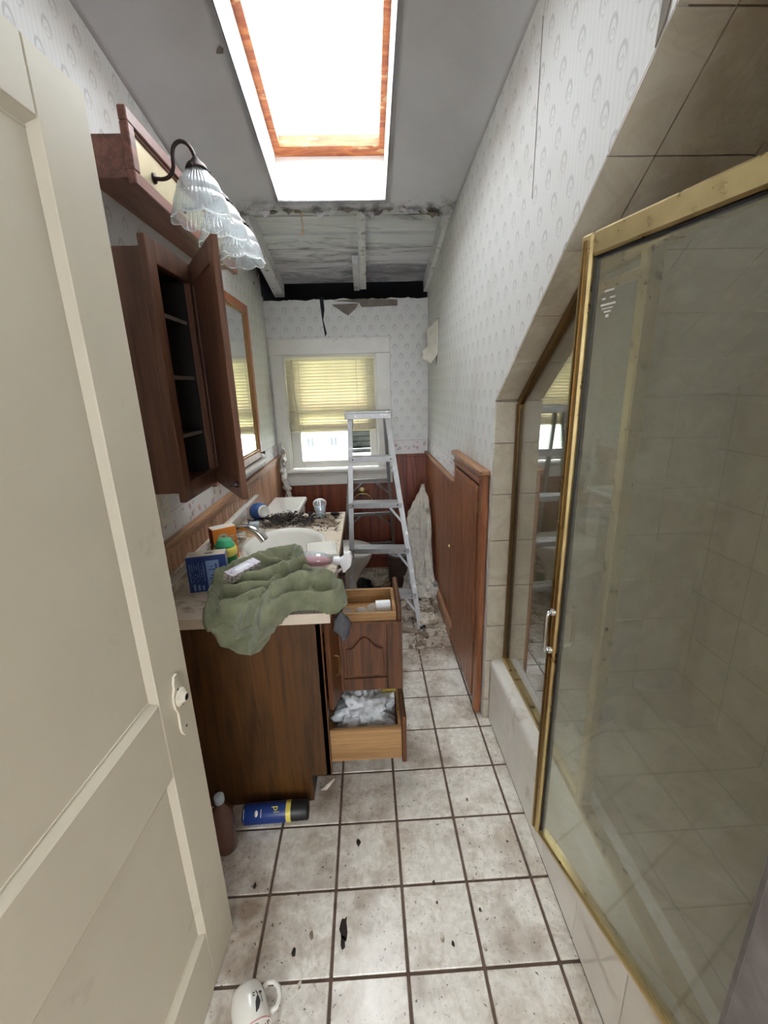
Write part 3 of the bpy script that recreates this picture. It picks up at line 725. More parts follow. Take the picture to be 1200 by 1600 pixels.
MB().tube([(-0.535, YB - 0.004, 1.68), (-0.53, YB - 0.012, 1.4), (-0.505, YB - 0.014, 1.12)], 0.0035, 6).build('tilt_wand', 'cord', BL)

# ---- outside
gr_ = MB().box(-30, 30, 4.5, 40, -3.3, -3.2); struct('ground', gr_, 'lawn', label='pale lawn outside the window', cat='ground')
NH = thing('neighbour_house', (0, 12, -3.2), 'white neighbouring house seen low through the window', 'house')
MB().box(-6, 5, 12, 16, -3.2, 1.6).build('house_wall', 'outsidewhite', NH)
MB().prism([(-6.3, 1.6), (5.3, 1.6), (-0.5, 4.0)], 11.7, 16.3, 'Y').build('house_roof', 'outsidegrey', NH)
for x in (-1.545, -0.91):
    wnd = MB().box(x - 0.13, x + 0.13, 11.96, 12.0, -0.04, 0.24).build('house_window', 'outsidewhite', NH)
    for q in (-0.055, 0.055): MB().box(x + q - 0.036, x + q + 0.036, 11.94, 11.97, -0.01, 0.21).build('house_pane', 'darkwin', wnd)
SH = thing('slatted_shutter', (0.0, 3.62, 1.0), 'grey weathered slatted panel hanging outside the window', 'shutter')
for k in range(4): MB().box(-0.125, 0.10, 3.60, 3.618, 1.005 + k * 0.042, 1.043 + k * 0.042, 0.003).build('slat', 'outsidegrey', SH)
MB().box(-0.125, 0.10, 3.618, 3.626, 0.985, 1.19).build('backing_board', 'outsidegrey', SH)
MB().box(0.10, 0.118, 3.595, 3.622, 0.98, 1.19).build('frame_stile', 'outsidegrey', SH)
MB().box(-0.143, -0.125, 3.595, 3.622, 0.98, 1.19).build('frame_stile', 'outsidegrey', SH)
MB().box(-0.143, 0.118, 3.50, 3.622, 0.965, 0.982).build('bracket', 'outsidegrey', SH)

# ---- shower enclosure shell
sw = MB()
sw.box(XR + 0.005, 1.42, JY + 0.012, JY + 0.08, 0, DIAG(JY) + 0.2)        # far wall
sw.box(1.36, 1.42, YF, JY + 0.08, 0, 2.6)                                  # back wall
def diag_slab(mb, x0, x1, y0, y1, d0, d1):
    nrm = Vector((0, 0.715, 1)).normalized()
    vs = [Vector((x, y, DIAG(y))) + nrm * d for x in (x0, x1) for y in (y0, y1) for d in (d0, d1)]
    return mb.add(vs, [(0, 1, 3, 2), (4, 6, 7, 5), (0, 4, 5, 1), (2, 3, 7, 6), (0, 2, 6, 4), (1, 5, 7, 3)])
diag_slab(sw, XR + 0.022, 1.42, 0.1, JY + 0.03, 0.010, 0.06)
sw.box(0.62, 1.42, YF, JY + 0.02, 0.0, 0.12)
SWl = struct('wall_shower', sw, 'swall', label='dim beige-brown tiled inside of the shower under the slope', cat='wall')
# clear-cut tiles of the reveal: jamb column and two soffit columns
jz = [0.30, 0.471, 0.66, 0.858, 1.05, 1.249, DIAG(JY) - 0.004]
for a, b in zip(jz[:-1], jz[1:]):
    for xa, xb in ((XR + 0.001, 0.572), (0.575, 0.77), (0.773, 0.97), (0.973, 1.17), (1.173, 1.36)):
        MB().box(xa, xb, JY, JY + 0.012, a + 0.0015, b - 0.0015, 0.0012).build('tile', 'stile', SWl)
L = math.sqrt(1 + 0.715 ** 2); yj = JY - 0.004; k = 0
while yj > 0.3:
    yn = max(yj - 0.2 / L, 0.275)
    for xa, xb in ((XR + 0.001, 0.572), (0.575, 0.77), (0.773, 0.97), (0.973, 1.17), (1.173, 1.36)):
        diag_slab(MB(), xa, xb, yj - 0.0012, yn + 0.0012, 0.0, 0.010).build('tile', 'stile', SWl)
    yj = yn
for za, zb in ((0.003, 0.098), (0.101, 0.298)): MB().box(XR + 0.001, 0.505, JY, JY + 0.012, za, zb, 0.0012).build('tile', 'stile', SWl)
# curb
cm = MB().box(0.510, 0.625, YF, JY, 0.0, 0.286)
CU = struct('trim_1', cm, 'sgrout', label='white tiled shower curb along the right side of the floor', cat='curb')
y = JY - 0.002
while y > 0.3:
    yn = max(y - 0.206, 0.272)
    MB().box(0.506, 0.512, yn + 0.0012, y - 0.0012, 0.004, 0.268, 0.0015).build('tile', 'curb', CU)
    y = yn
def bull(u, v):
    a = v * math.pi
    pts = [(0.505, 0.262), (0.5045, 0.285), (0.508, 0.299), (0.518, 0.306), (0.55, 0.307), (0.628, 0.302)]
    q = v * (len(pts) - 1); i = min(int(q), len(pts) - 2); f = q - i
    return (pts[i][0] * (1 - f) + pts[i + 1][0] * f, JY - 0.001 - u * (JY - 0.272), pts[i][1] * (1 - f) + pts[i + 1][1] * f)
MB().grid(4, 10, bull).build('bullnose_cap', 'curb', CU)

# ================================================================== ROOM DOOR (left)
DP0, DP1 = (-0.4855, 0.095), (-0.431, 0.867)
DM = frame2(DP0, DP1)         # x along leaf, y to the left (away from room), z up
DW = (Vector(DP1) - Vector(DP0)).length; DH = 1.932
DO = thing('door_1', (DP0[0], DP0[1], 0.008), 'open cream-painted panel door with missing knob', 'door'); DO['kind'] = 'structure'
st = 0.122; TH = 0.036
def dbox(nm, a, b, z0, z1, y0=0.0, y1=TH, bev=0.0025, mat='door_paint', par=None): return MB().box(a, b, y0, y1, z0, z1, bev, mt=DM).build(nm, mat, par or DO)
dbox('stile', 0, st, 0.008, DH); dbox('stile', DW - st, DW, 0.008, DH)
dbox('rail', st, DW - st, 1.835, DH); dbox('rail', st, DW - st, 0.675, 0.860); dbox('rail', st, DW - st, 0.008, 0.195)
for z0, z1 in ((0.860, 1.835), (0.195, 0.675)):
    pn = dbox('panel', st - 0.005, DW - st + 0.005, z0 - 0.005, z1 + 0.005, 0.011, TH - 0.011, 0.0)
    # bevelled sticking round the panel
    bw = 0.013
    def wedge(sec, e0, e1, ax):
        m = MB(); vs = []
        for e in (e0, e1):
            for (q, d) in sec: vs.append((q, d, e) if ax == 'z' else (e, d, q))
        m.add(vs, [(0, 1, 2), (5, 4, 3), (0, 3, 4, 1), (1, 4, 5, 2), (2, 5, 3, 0)], False, DM); return m
    for q, sg in ((st, 1), (DW - st, -1)):
        wedge(((q, 0.002), (q + sg * bw, 0.0112), (q, 0.0112)), z0, z1, 'z').build('mould', 'door_paint', pn)
    for q, sg in ((z0, 1), (z1, -1)):
        wedge(((q, 0.002), (q + sg * bw, 0.0112), (q, 0.0112)), st, DW - st, 'x').build('mould', 'door_paint', pn)
        MB().box(st + bw, DW - st - bw, 0.0095, 0.012, min(q + sg * (bw + .001), q + sg * (bw + .005)), max(q + sg * (bw + .001), q + sg * (bw + .005)), 0.0008, mt=DM).build('mould_bead', 'door_paint', pn)
pu = DW - 0.055; pz = 0.805
pl = []
for (a, b) in ((-0.006, 0.075), (0.006, 0.075), (0.012, 0.060), (0.012, 0.05), (0.02, 0.036), (0.022, 0.02), (0.02, 0.004), (0.013, -0.012), (0.014, -0.03), (0.015, -0.055), (0.012, -0.066), (0.005, -0.078), (-0.005, -0.078), (-0.012, -0.066), (-0.015, -0.055), (-0.014, -0.03), (-0.013, -0.012), (-0.02, 0.004), (-0.022, 0.02), (-0.02, 0.036), (-0.012, 0.05), (-0.012, 0.060)):
    pl.append((pu + a, pz + b))
plate = MB().prism(pl, -0.005, 0.0, 'Y', mt=DM).build('lock_plate', 'door_paint', DO)
rm = DM @ Matrix.Translation((pu, -0.005, pz + 0.02)) @ Matrix.Rotation(math.pi / 2, 4, 'X')
MB().lathe([(0.0, 0.004), (0.019, 0.0), (0.021, 0.002), (0.019, 0.005), (0.012, 0.008), (0.0105, 0.014), (0.0095, 0.016), (0.007, 0.0155)], 20, rm).build('rosette', 'door_paint', plate)
MB().lathe([(0.0075, 0.0150), (0.0072, 0.005), (0.0, 0.005)], 14, rm).build('spindle_socket', 'black', plate)
for a, b in ((-0.003, 0.041), (0.006, -0.004), (0.004, -0.06)):
    MB().lathe([(0.0, 0.0012), (0.0022, 0.0012), (0.0024, 0.0)], 8, DM @ Matrix.Translation((pu + a, -0.0052, pz + b)) @ Matrix.Rotation(math.pi / 2, 4, 'X')).build('screw', 'black', plate)

# ================================================================== SHOWER DOOR AND FRAME
SFX = 0.57
FR = thing('shower_frame', (SFX, 1.2, 0.307), 'brass shower frame with sloping top rail and fixed clear pane', 'shower frame')
fp = lambda mb, pts: mb
def fbar(nm, p0, p1, w=0.026, d=0.03, mat='brass'): return MB().bar(p0, p1, w, d, (1, 0, 0), 0.004).build(nm, mat, FR)
zs = 0.312; hz = 1.718; ydg = JY - (hz - DIAG(JY)) / 0.715 + 0.0
fbar('jamb_rail', (SFX, JY - 0.016, zs), (SFX, JY - 0.016, DIAG(JY) - 0.012), mat='brass_dark')
nd = Vector((0, -0.715, -1)).normalized() * 0.016
fbar('slope_rail', Vector((SFX, JY - 0.005, DIAG(JY - 0.005))) + nd, Vector((SFX, ydg, hz)) + nd, mat='brass_dark')
fbar('header', (SFX, ydg + 0.01, hz), (SFX, 0.28, hz), 0.03, 0.035)
fbar('sill_rail', (SFX, JY - 0.002, zs + 0.006), (SFX, 0.28, zs + 0.006), 0.02, 0.035)
fbar('door_post', (SFX, 0.918, zs), (SFX, 0.918, hz), 0.03, 0.034)
fbar('hinge_post', (SFX, 0.288, zs), (SFX, 0.288, hz), 0.022, 0.03)
fbar('pane_rail', (SFX, 0.93, hz - 0.045), (SFX, ydg + 0.04, hz - 0.045), 0.02, 0.022)
for dx in (-0.006, 0.006):
    MB().bar((SFX + dx, JY - 0.031, zs + 0.02), (SFX + dx, JY - 0.031, DIAG(JY) - 0.03), 0.003, 0.003, (1, 0, 0)).build('gasket', 'black', FR)
MB().prism([(JY - 0.03, zs + 0.014), (JY - 0.03, DIAG(JY) - 0.028), (ydg + 0.005, hz - 0.02), (0.93, hz - 0.02), (0.93, zs + 0.014)], SFX - 0.003, SFX + 0.003, 'X').build('fixed_pane', 'glass_fixed', FR)
SD = thing('shower_door', (0.57, 0.29, 0.31), 'brass-framed hazy glass shower door standing ajar at the right', 'shower door')
SM = frame2((0.417, 0.877), (0.563, 0.305)); SW_ = math.hypot(0.146, 0.572)
b0, b1 = 0.312, 1.715
def sbar(nm, x0, x1, z0, z1, y0=-0.014, y1=0.014, mat='brass', bev=0.004, par=None): return MB().box(x0, x1, y0, y1, z0, z1, bev, mt=SM).build(nm, mat, par or SD)
free = sbar('stile', 0, 0.030, b0, b1); sbar('stile', SW_ - 0.025, SW_, b0, b1)
sbar('top_rail', 0.030, SW_ - 0.025, b1 - 0.040, b1); sbar('bottom_rail', 0.030, SW_ - 0.025, b0, b0 + 0.016)
for yy in (-0.0165, 0.0135):
    sbar('stile_ridge', 0.010, 0.017, b0 + 0.01, b1 - 0.01, yy, yy + 0.003, 'brass_dark', 0.001, free)
for x0, x1, z0, z1 in ((0.030, 0.035, b0 + 0.016, b1 - 0.04), (0.035, SW_ - 0.03, b1 - 0.045, b1 - 0.04)):
    sbar('gasket', x0, x1, z0, z1, -0.006, 0.006, 'black', 0.001)
pane = sbar('pane', 0.029, SW_ - 0.024, b0 + 0.015, b1 - 0.039, -0.003, 0.003, 'glass_door', 0.0)
for sg in (-1, 1):
    y0 = sg * 0.016; y1 = 0.045 if sg > 0 else -0.03
    MB().tube([SM @ Vector(p) for p in ((0.016, y0, 0.865), (0.016, y1 * 0.9, 0.865), (0.016, y1, 0.873), (0.016, y1, 0.955), (0.016, y1 * 0.9, 0.963), (0.016, y0, 0.963))], 0.0045, 8).build('pull_handle', 'chrome', SD)
for dz in (0.865, 0.963):
    MB().lathe([(0, -0.02), (0.008, -0.02), (0.008, 0.02), (0, 0.02)], 10, SM @ Matrix.Translation((0.016, 0, dz)) @ Matrix.Rotation(math.pi / 2, 4, 'X')).build('handle_bolt', 'chrome', SD)
em = MB()
for (a, b, c, d) in ((0.060, 0.082, 1.612, 1.615), (0.056, 0.064, 1.600, 1.603), (0.074, 0.086, 1.600, 1.603), (0.054, 0.088, 1.590, 1.593), (0.058, 0.083, 1.584, 1.586), (0.063, 0.079, 1.578, 1.581), (0.068, 0.075, 1.570, 1.575)):
    em.box(a, b, -0.0036, -0.0031, c, d, mt=SM)
em.build('etched_mark', 'trim_white', pane)
# dark blob put behind the glass for an unidentified dark patch, hook added
MB().lump((0.93, 0.66, 0.86), (0.045, 0.05, 0.06), 3, 0.3, 1.6, 5).build('dark_blob', 'sock', None, label='dark blurred sponge hanging inside the shower behind the hazy glass', cat='blob')
MB().tube([(0.93, 0.66, 0.91), (1.0, 0.66, 0.98), (1.36, 0.66, 1.0)], 0.004, 6).build('blob_hook', 'chrome', None, label='thin metal hook added to hold the sponge in the shower', cat='hook')

# ================================================================== VANITY
VY0, VY1, VXF = 1.25, 2.30, -0.172
VA = thing('vanity_cabinet', (-0.43, 1.78, 0), 'long brown oak vanity cabinet with drawers pulled open', 'vanity')
def side_poly(): return [(-0.695, 0.0), (-0.245, 0.0), (-0.245, 0.115), (VXF - 0.004, 0.115), (VXF - 0.004, 0.765), (-0.695, 0.765)]
MB().prism(side_poly(), VY0, VY0 + 0.016, 'Y').build('side_panel', 'oak', VA)
MB().prism(side_poly(), VY1 - 0.016, VY1, 'Y').build('side_panel', 'oak', VA)
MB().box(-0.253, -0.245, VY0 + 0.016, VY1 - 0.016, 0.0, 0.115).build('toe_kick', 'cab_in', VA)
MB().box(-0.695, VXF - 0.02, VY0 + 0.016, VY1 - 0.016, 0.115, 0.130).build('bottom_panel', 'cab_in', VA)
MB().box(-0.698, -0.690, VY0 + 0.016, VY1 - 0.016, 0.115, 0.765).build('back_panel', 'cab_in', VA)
ff = MB()
for a, b, c, d in ((VY0 + 0.0, VY0 + 0.02, 0.115, 0.765), (1.595, 1.635, 0.115, 0.765), (VY1 - 0.03, VY1, 0.115, 0.765), (VY0 + 0.02, 1.595, 0.735, 0.765), (1.635, VY1 - 0.03, 0.735, 0.765), (1.635, VY1 - 0.03, 0.115, 0.145), (VY0 + .02, 1.595, 0.345, 0.40), (VY0 + .02, 1.595, 0.600, 0.625)):
    ff.box(VXF - 0.02, VXF, a, b, c, d, 0.001)
ff.build('face_frame', 'oak_door', VA)
# cathedral panel door builder: local x = width, y = thickness (0 = front), z = height
def cathedral(parent, mt, w_, h_, mat='oak_door'):
    d = thing_part('door', parent)
    sw_ = 0.055
    MB().box(0, sw_, -0.018, 0, 0, h_, 0.002, mt=mt).build('stile', mat, d); MB().box(w_ - sw_, w_, -0.018, 0, 0, h_, 0.002, mt=mt).build('stile', mat, d)
    MB().box(sw_, w_ - sw_, -0.018, 0, 0, 0.05, 0.002, mt=mt).build('rail', mat, d)
    def arch(t):   # 0..1 across the opening
        c = abs(t - .5) * 2
        return h_ - 0.085 + 0.045 * (1 - smooth((c - 0.05) / 0.75))
    n = 16; pts = [(sw_ + (w_ - 2 * sw_) * k / n, arch(k / n)) for k in range(n + 1)]
    MB().prism(pts + [(w_ - sw_, h_), (sw_, h_)], -0.018, 0, 'Y', mt=mt).build('rail', mat, d)
    MB().box(sw_, w_ - sw_, -0.012, -0.009, 0.04, h_ - 0.03, mt=mt).build('panel_back', mat, d)
    g = 0.012
    pp = [(sw_ + g + (w_ - 2 * sw_ - 2 * g) * k / n, arch(k / n) - g * 1.2) for k in range(n + 1)]
    MB().prism([(w_ - sw_ - g, 0.05 + g), (sw_ + g, 0.05 + g)] + pp, -0.009, -0.001, 'Y', mt=mt, bev=0.0025).build('raised_panel', mat, d)
    return d
def thing_part(name, parent):
    o = bpy.data.objects.new(name, None); COL.objects.link(o); o.parent = parent; o.empty_display_size = 0.03
    ORG[o.name] = ORG[parent.name]; return o
# door swung out 90 degrees towards the camera side
cd = cathedral(VA, TR((VXF + 0.002, 1.336, 0.400), 0, 0, 0) @ Matrix.Scale(-1, 4, (0, 1, 0)), 0.268, 0.272)
# near drawer front, ajar, with wire pull
nd_ = MB().box(0, 0.112, -0.018, 0.0, 0.385, 0.735, 0.004, mt=TR((VXF + 0.004, 1.262, 0), 0, 0, math.radians(72))).build('narrow_door', 'oak_door', VA)
MB().tube([(-0.150, 1.292, 0.505), (-0.128, 1.290, 0.507), (-0.124, 1.290, 0.515), (-0.124, 1.290, 0.575), (-0.128, 1.290, 0.583), (-0.150, 1.292, 0.585)], 0.0033, 6).build('wire_pull', 'brass_dark', nd_)
# far closed doors and drawer
for y0 in (1.640, 1.955):
    cathedral(VA, TR((VXF + 0.019, y0, 0.15), 0, 0, math.pi / 2) @ Matrix.Scale(-1, 4, (0, 1, 0)) @ Matrix.Translation((0, 0.0, 0)), 0.30, 0.58)
MB().tube([(-0.154, 1.915, 0.60), (-0.132, 1.915, 0.602), (-0.130, 1.915, 0.67), (-0.154, 1.915, 0.672)], 0.0033, 6).build('wire_pull', 'iron', VA)
# drawers
def drawer(x1, y0, y1, z0, z1, fz0, fz1, fy0, fy1):
    d = MB(); xb = -0.45
    d.box(xb, x1, y0, y0 + 0.011, z0, z1, 0.001); d.box(xb, x1, y1 - 0.011, y1, z0, z1, 0.001); d.box(xb, xb + 0.011, y0 + .011, y1 - .011, z0, z1 - 0.01); d.box(x1 - 0.011, x1, y0 + .011, y1 - .011, z0, z1, 0.001); d.box(xb, x1, y0 + .011, y1 - .011, z0 + 0.006, z0 + 0.011)
    o = d.build('drawer', 'oak_drawer', VA)
    MB().box(x1, x1 + 0.018, fy0, fy1, fz0, fz1, 0.005).build('drawer_front', 'oak_door', o)
    return o
drawer(0.080, 1.362, 1.560, 0.630, 0.700, 0.615, 0.735, 1.352, 1.585)
drawer(0.085, 1.272, 1.585, 0.150, 0.290, 0.135, 0.335, 1.262, 1.595)

# countertop with integral sink
CT = thing('countertop', (-0.42, 1.76, 0.765), 'stained cream vanity countertop with moulded oval sink', 'countertop')
CX0, CX1, CY0, CY1 = -0.698, -0.135, 1.195, 2.335
SCX, SCY, SRX, SRY = -0.385, 1.83, 0.165, 0.205
def ct_top():
    mb = MB(); n = 48
    ring_o, ring_i = [], []
    for k in range(n):
        a = 2 * math.pi * k / n; ca, sa = math.cos(a), math.sin(a)
        tx_ = min(((CX1 if ca > 0 else CX0) - SCX) / ca if abs(ca) > 1e-6 else 9, ((CY1 if sa > 0 else CY0) - SCY) / sa if abs(sa) > 1e-6 else 9)
        ring_o.append((SCX + ca * tx_, SCY + sa * tx_, 0.80)); ring_i.append((SCX + ca * (SRX + 0.02), SCY + sa * (SRY + 0.02), 0.80))
    mb.add(ring_o + ring_i, [(k, (k + 1) % n, n + (k + 1) % n, n + k) for k in range(n)])
    for cx, cy in ((CX0, CY0), (CX1, CY0), (CX1, CY1), (CX0, CY1)):
        ang = math.atan2(cy - SCY, cx - SCX) % (2 * math.pi); k = int(ang / (2 * math.pi) * n)
        mb.add([ring_o[k], (cx, cy, 0.80), ring_o[(k + 1) % n]], [(0, 1, 2)])
    # edge skirt
    mb.box(CX1 - 0.004, CX1, CY0, CY1, 0.765, 0.7995); mb.box(CX0, CX1 - .004, CY0, CY0 + 0.004, 0.765, 0.7995); mb.box(CX0, CX1 - .004, CY1 - 0.004, CY1, 0.765, 0.7995)
    mb.box(CX0 + .003, CX1 - .004, CY0 + .004, SCY - SRY - 0.03, 0.765, 0.769)
    return mb
ct_top().build('slab', 'counter', CT)
prof = [(1.12, 0.800), (1.10, 0.808), (1.04, 0.811), (0.99, 0.806), (0.95, 0.79), (0.86, 0.745), (0.66, 0.705), (0.36, 0.690), (0.09, 0.686), (0.0, 0.686)]
bm_ = MB(); bm_.lathe([(r, z) for r, z in prof], 48, Matrix.Translation((SCX, SCY, 0)) @ Matrix.Diagonal((SRX, SRY, 1, 1)))
bowl = bm_.build('sink_bowl', 'porc', CT)
MB().lathe([(0.0, 0.692), (0.018, 0.692), (0.02, 0.689)], 16, Matrix.Translation((SCX, SCY, 0))).build('drain', 'chrome', bowl)
MB().box(CX0, CX0 + 0.016, CY0, CY1, 0.800, 0.868, 0.003).build('backsplash', 'counter', CT)

# faucet
FA = thing('faucet', (-0.60, 1.83, 0.80), 'chrome faucet with curved spout beside the sink', 'faucet')
MB().box(-0.645, -0.575, 1.75, 1.91, 0.8015, 0.817, 0.006, 2).build('base', 'chrome', FA)
MB().tube(spline([(-0.615, 1.80, 0.815), (-0.605, 1.795, 0.862), (-0.575, 1.785, 0.896), (-0.53, 1.775, 0.902), (-0.485, 1.77, 0.884), (-0.455, 1.765, 0.845)]), 0.019, 14).build('spout', 'chrome', FA)
for y in (1.77, 1.89): MB().lathe([(0.016, 0.0), (0.018, 0.008), (0.013, 0.016), (0.012, 0.028), (0.020, 0.036), (0.021, 0.05), (0.015, 0.056), (0.0, 0.057)], 16, Matrix.Translation((-0.615, y, 0.815))).build('handle', 'clear_plastic', FA)

# white strip added on the backsplash edge; its highlight is in the colour
MB().bar((-0.662, 1.30, 0.862), (-0.650, 2.46, 0.885), 0.006, 0.022, (1, 0, 0), 0.001).build('white_edging', 'trim_white', None, label='thin white batten added along the highlighted top edge of the backsplash', cat='edging')

# ---- things on the counter
def boxthing(name, label, cat, loc, rz, w_, d_, h_, mats, extras=None, mt0=None):
    mt = TR(loc, 0, 0, rz) if mt0 is None else mt0
    t = thing(name, tuple(mt.translation), label, cat)
    MB().box(-w_ / 2, w_ / 2, -d_ / 2, d_ / 2, 0, h_, 0.0012, mt=mt).build('carton', mats[0], t)
    if len(mats) > 1: MB().box(-w_ / 2 + .001, w_ / 2 - .001, -d_ / 2 + .001, d_ / 2 - .001, h_, h_ + 0.0008, mt=mt).build('top_flap', mats[1], t)
    if extras: extras(t, mt)
    return t
def blue_ex(t, mt):
    y = -0.0265
    MB().box(-0.002, 0.040, y - 0.0006, y, 0.006, 0.112, mt=mt).build('picture_panel', 'blue_lt', t)
    g = MB()
    for k, (a, b) in enumerate(((0.078, 0.100), (0.046, 0.068), (0.012, 0.036))):
        g.box(0.004, 0.034, y - 0.0012, y - 0.0006, a, a + 0.003, mt=mt); g.box(0.028, 0.033, y - .0012, y - .0006, a, b, mt=mt); g.box(0.010, 0.02, y - .0012, y - .0006, (a + b) / 2, (a + b) / 2 + .003, mt=mt)
    g.build('print_marks', 'blue', t)
    g = MB()
    for i in range(7):
        for k in range(9):
            if R.random() < .75: g.box(-0.056 + i * 0.0072, -0.056 + i * 0.0072 + 0.0028, y - 0.0006, y, 0.040 + k * 0.0075, 0.040 + k * .0075 + R.uniform(.003, .006), mt=mt)
    for k in range(3): g.box(-0.050 + k * 0.014, -0.043 + k * .014, y - .0006, y, 0.006, 0.030 - k * .003, mt=mt)
    g.build('small_print', 'blue_lt', t)
    MB().box(-0.005, 0.022, -0.008, -0.001, 0.1312, 0.1317, mt=mt).build('top_print', 'ink', t)
boxthing('blue_carton', 'blue printed carton standing on the counter near the door', 'box', (-0.570, 1.415, 0.8), math.radians(12), 0.128, 0.052, 0.130, ('blue', 'carton_top'), blue_ex)
def or_ex(t, mt):
    y = -0.0265
    MB().box(-0.0475, -0.0465, -0.026, 0.026, 0.001, 0.139, mt=mt).build('side_print', 'maroon', t)
    rmt = mt @ Matrix.Translation((-0.008, y, 0.098)) @ Matrix.Rotation(math.pi / 2, 4, 'X')
    MB().lathe([(0.011, 0.0), (0.011, 0.0006), (0.021, 0.0006), (0.021, 0.0)], 20, rmt, smooth=False).build('emblem_ring', 'carton_top', t)
    g = MB(); g.box(-0.014, -0.002, y - 0.0008, y, 0.095, 0.099, mt=mt); g.box(-0.008, -0.002, y - .0008, y, 0.095, 0.106, mt=mt); g.box(-0.013, -0.007, y - .0008, y, 0.101, 0.106, mt=mt); g.build('emblem_mark', 'maroon', t)
    g = MB()
    for k in range(3): g.box(0.018, 0.038 - 0.004 * (k % 2), y - .0008, y, 0.083 + k * 0.008, 0.087 + k * .008, mt=mt)
    g.box(-0.02, 0.03, y - .0008, y, 0.066, 0.071, mt=mt); g.build('brand_lines', 'carton_top', t)
    MB().box(-0.03, 0.012, -0.008, 0.006, 0.1408, 0.1413, mt=mt).build('top_print', 'grey_pl', t)
boxthing('orange_carton', 'orange and maroon baking soda style carton on the counter', 'box', (-0.602, 1.690, 0.8), math.radians(36), 0.095, 0.052, 0.140, ('orange', 'carton_top'), or_ex)
GJ = thing('green_jar', (-0.545, 1.535, 0.80), 'green plastic jar with yellow collar and mint lid', 'jar')
gm = Matrix.Translation((-0.545, 1.535, 0.8015))
MB().lathe([(0.0, 0.0), (0.037, 0.0), (0.040, 0.006), (0.040, 0.070), (0.038, 0.078)], 26, gm).build('body', 'green', GJ)
MB().lathe([(0.038, 0.076), (0.042, 0.080), (0.042, 0.100), (0.039, 0.108), (0.033, 0.112)], 26, gm).build('collar', 'yellow', GJ)
MB().lathe([(0.037, 0.109), (0.0375, 0.114), (0.034, 0.120), (0.028, 0.127), (0.0255, 0.135), (0.023, 0.138), (0.0, 0.139)], 26, gm).build('lid', 'green_lid', GJ)
g = MB()
for a in range(5): g.box(-0.0405, -0.0395, -0.018 + a * 0.008, -0.013 + a * .008, 0.03 + (a % 2) * .012, 0.042 + (a % 3) * .008, mt=gm @ Matrix.Rotation(math.radians(70), 4, 'Z'))
g.build('label_marks', 'carton_top', GJ)
# fallen blue cup
BC = thing('blue_cup', (-0.565, 2.245, 0.80), 'blue glazed pot lying on its side among debris', 'pot')
bm2 = TR((-0.595, 2.25, 0.845), 0, math.radians(82), math.radians(-42))
MB().lathe([(0.0, 0.004), (0.024, 0.004), (0.026, 0.0), (0.029, 0.002), (0.030, 0.008), (0.040, 0.016), (0.0455, 0.030), (0.0465, 0.06), (0.044, 0.072), (0.041, 0.072), (0.042, 0.058), (0.041, 0.03), (0.03, 0.014), (0.0, 0.012)], 28, bm2 @ Matrix.Translation((0, 0, -0.01)) @ Matrix.Rotation(math.pi, 4, 'X') @ Matrix.Translation((0, 0, -0.06))).build('body', 'bluecup', BC)
MB().lathe([(0.0, 0.001), (0.023, 0.001), (0.027, -0.003), (0.031, 0.002), (0.033, 0.009)], 24, bm2 @ Matrix.Translation((0, 0, -0.01)) @ Matrix.Rotation(math.pi, 4, 'X') @ Matrix.Translation((0, 0, -0.063))).build('foot', 'porc', BC)
# tube
TB = thing('cream_tube', (-0.60, 2.08, 0.80), 'pale tube with peach cap lying against the blue pot', 'tube')
tm = TR((-0.645, 2.075, 0.822), 0, math.pi / 2, math.radians(8))
MB().lathe([(0.0, 0.0), (0.010, 0.0), (0.012, 0.004), (0.0125, 0.026), (0.010, 0.03)], 16, tm).build('cap', 'peach', TB)
MB().lathe([(0.010, 0.03), (0.016, 0.036), (0.0165, 0.075), (0.015, 0.09)], 18, tm, fn=lambda r, z, a, i: (r * (1 - 0.0 * i), z), capt=True).build('body', 'grey_pl', TB)
MB().lathe([(0.0168, 0.038), (0.0168, 0.044)], 18, tm).build('band', 'bluecup', TB)
# clear jar lying
CJ = thing('clear_jar', (-0.265, 2.20, 0.80), 'clear plastic tumbler lying on debris at the end of the counter', 'jar')
cm2 = TR((-0.262, 2.225, 0.842), math.radians(-58), 0, math.radians(8))
MB().lathe([(0.0, 0.0), (0.024, 0.0), (0.026, 0.004), (0.033, 0.075), (0.0335, 0.085), (0.0315, 0.085), (0.0245, 0.006)], 24, cm2 @ Matrix.Translation((0, 0, -0.03))).build('body', 'clear_plastic', CJ)
MB().lathe([(0.031, 0.078), (0.036, 0.080), (0.036, 0.088), (0.031, 0.090)], 24, cm2 @ Matrix.Translation((0, 0, -0.03))).build('rim', 'white_pl', CJ)
# white dish lid beside the sink
DL = thing('soap_dish', (-0.20, 1.69, 0.80), 'dirty white square plastic tray propped on the sink rim', 'tray')
MB().box(-0.062, 0.062, -0.075, 0.075, 0, 0.016, 0.008, 3, mt=TR((-0.205, 1.685, 0.816), math.radians(3), math.radians(-2), math.radians(8))).build('tray_plate', 'porc', DL)
MB().box(-0.050, 0.050, -0.062, 0.062, 0, 0.004, 0.003, 2, mt=TR((-0.205, 1.685, 0.8305), math.radians(3), math.radians(-2), math.radians(8))).build('raised_rim', 'porc', DL)
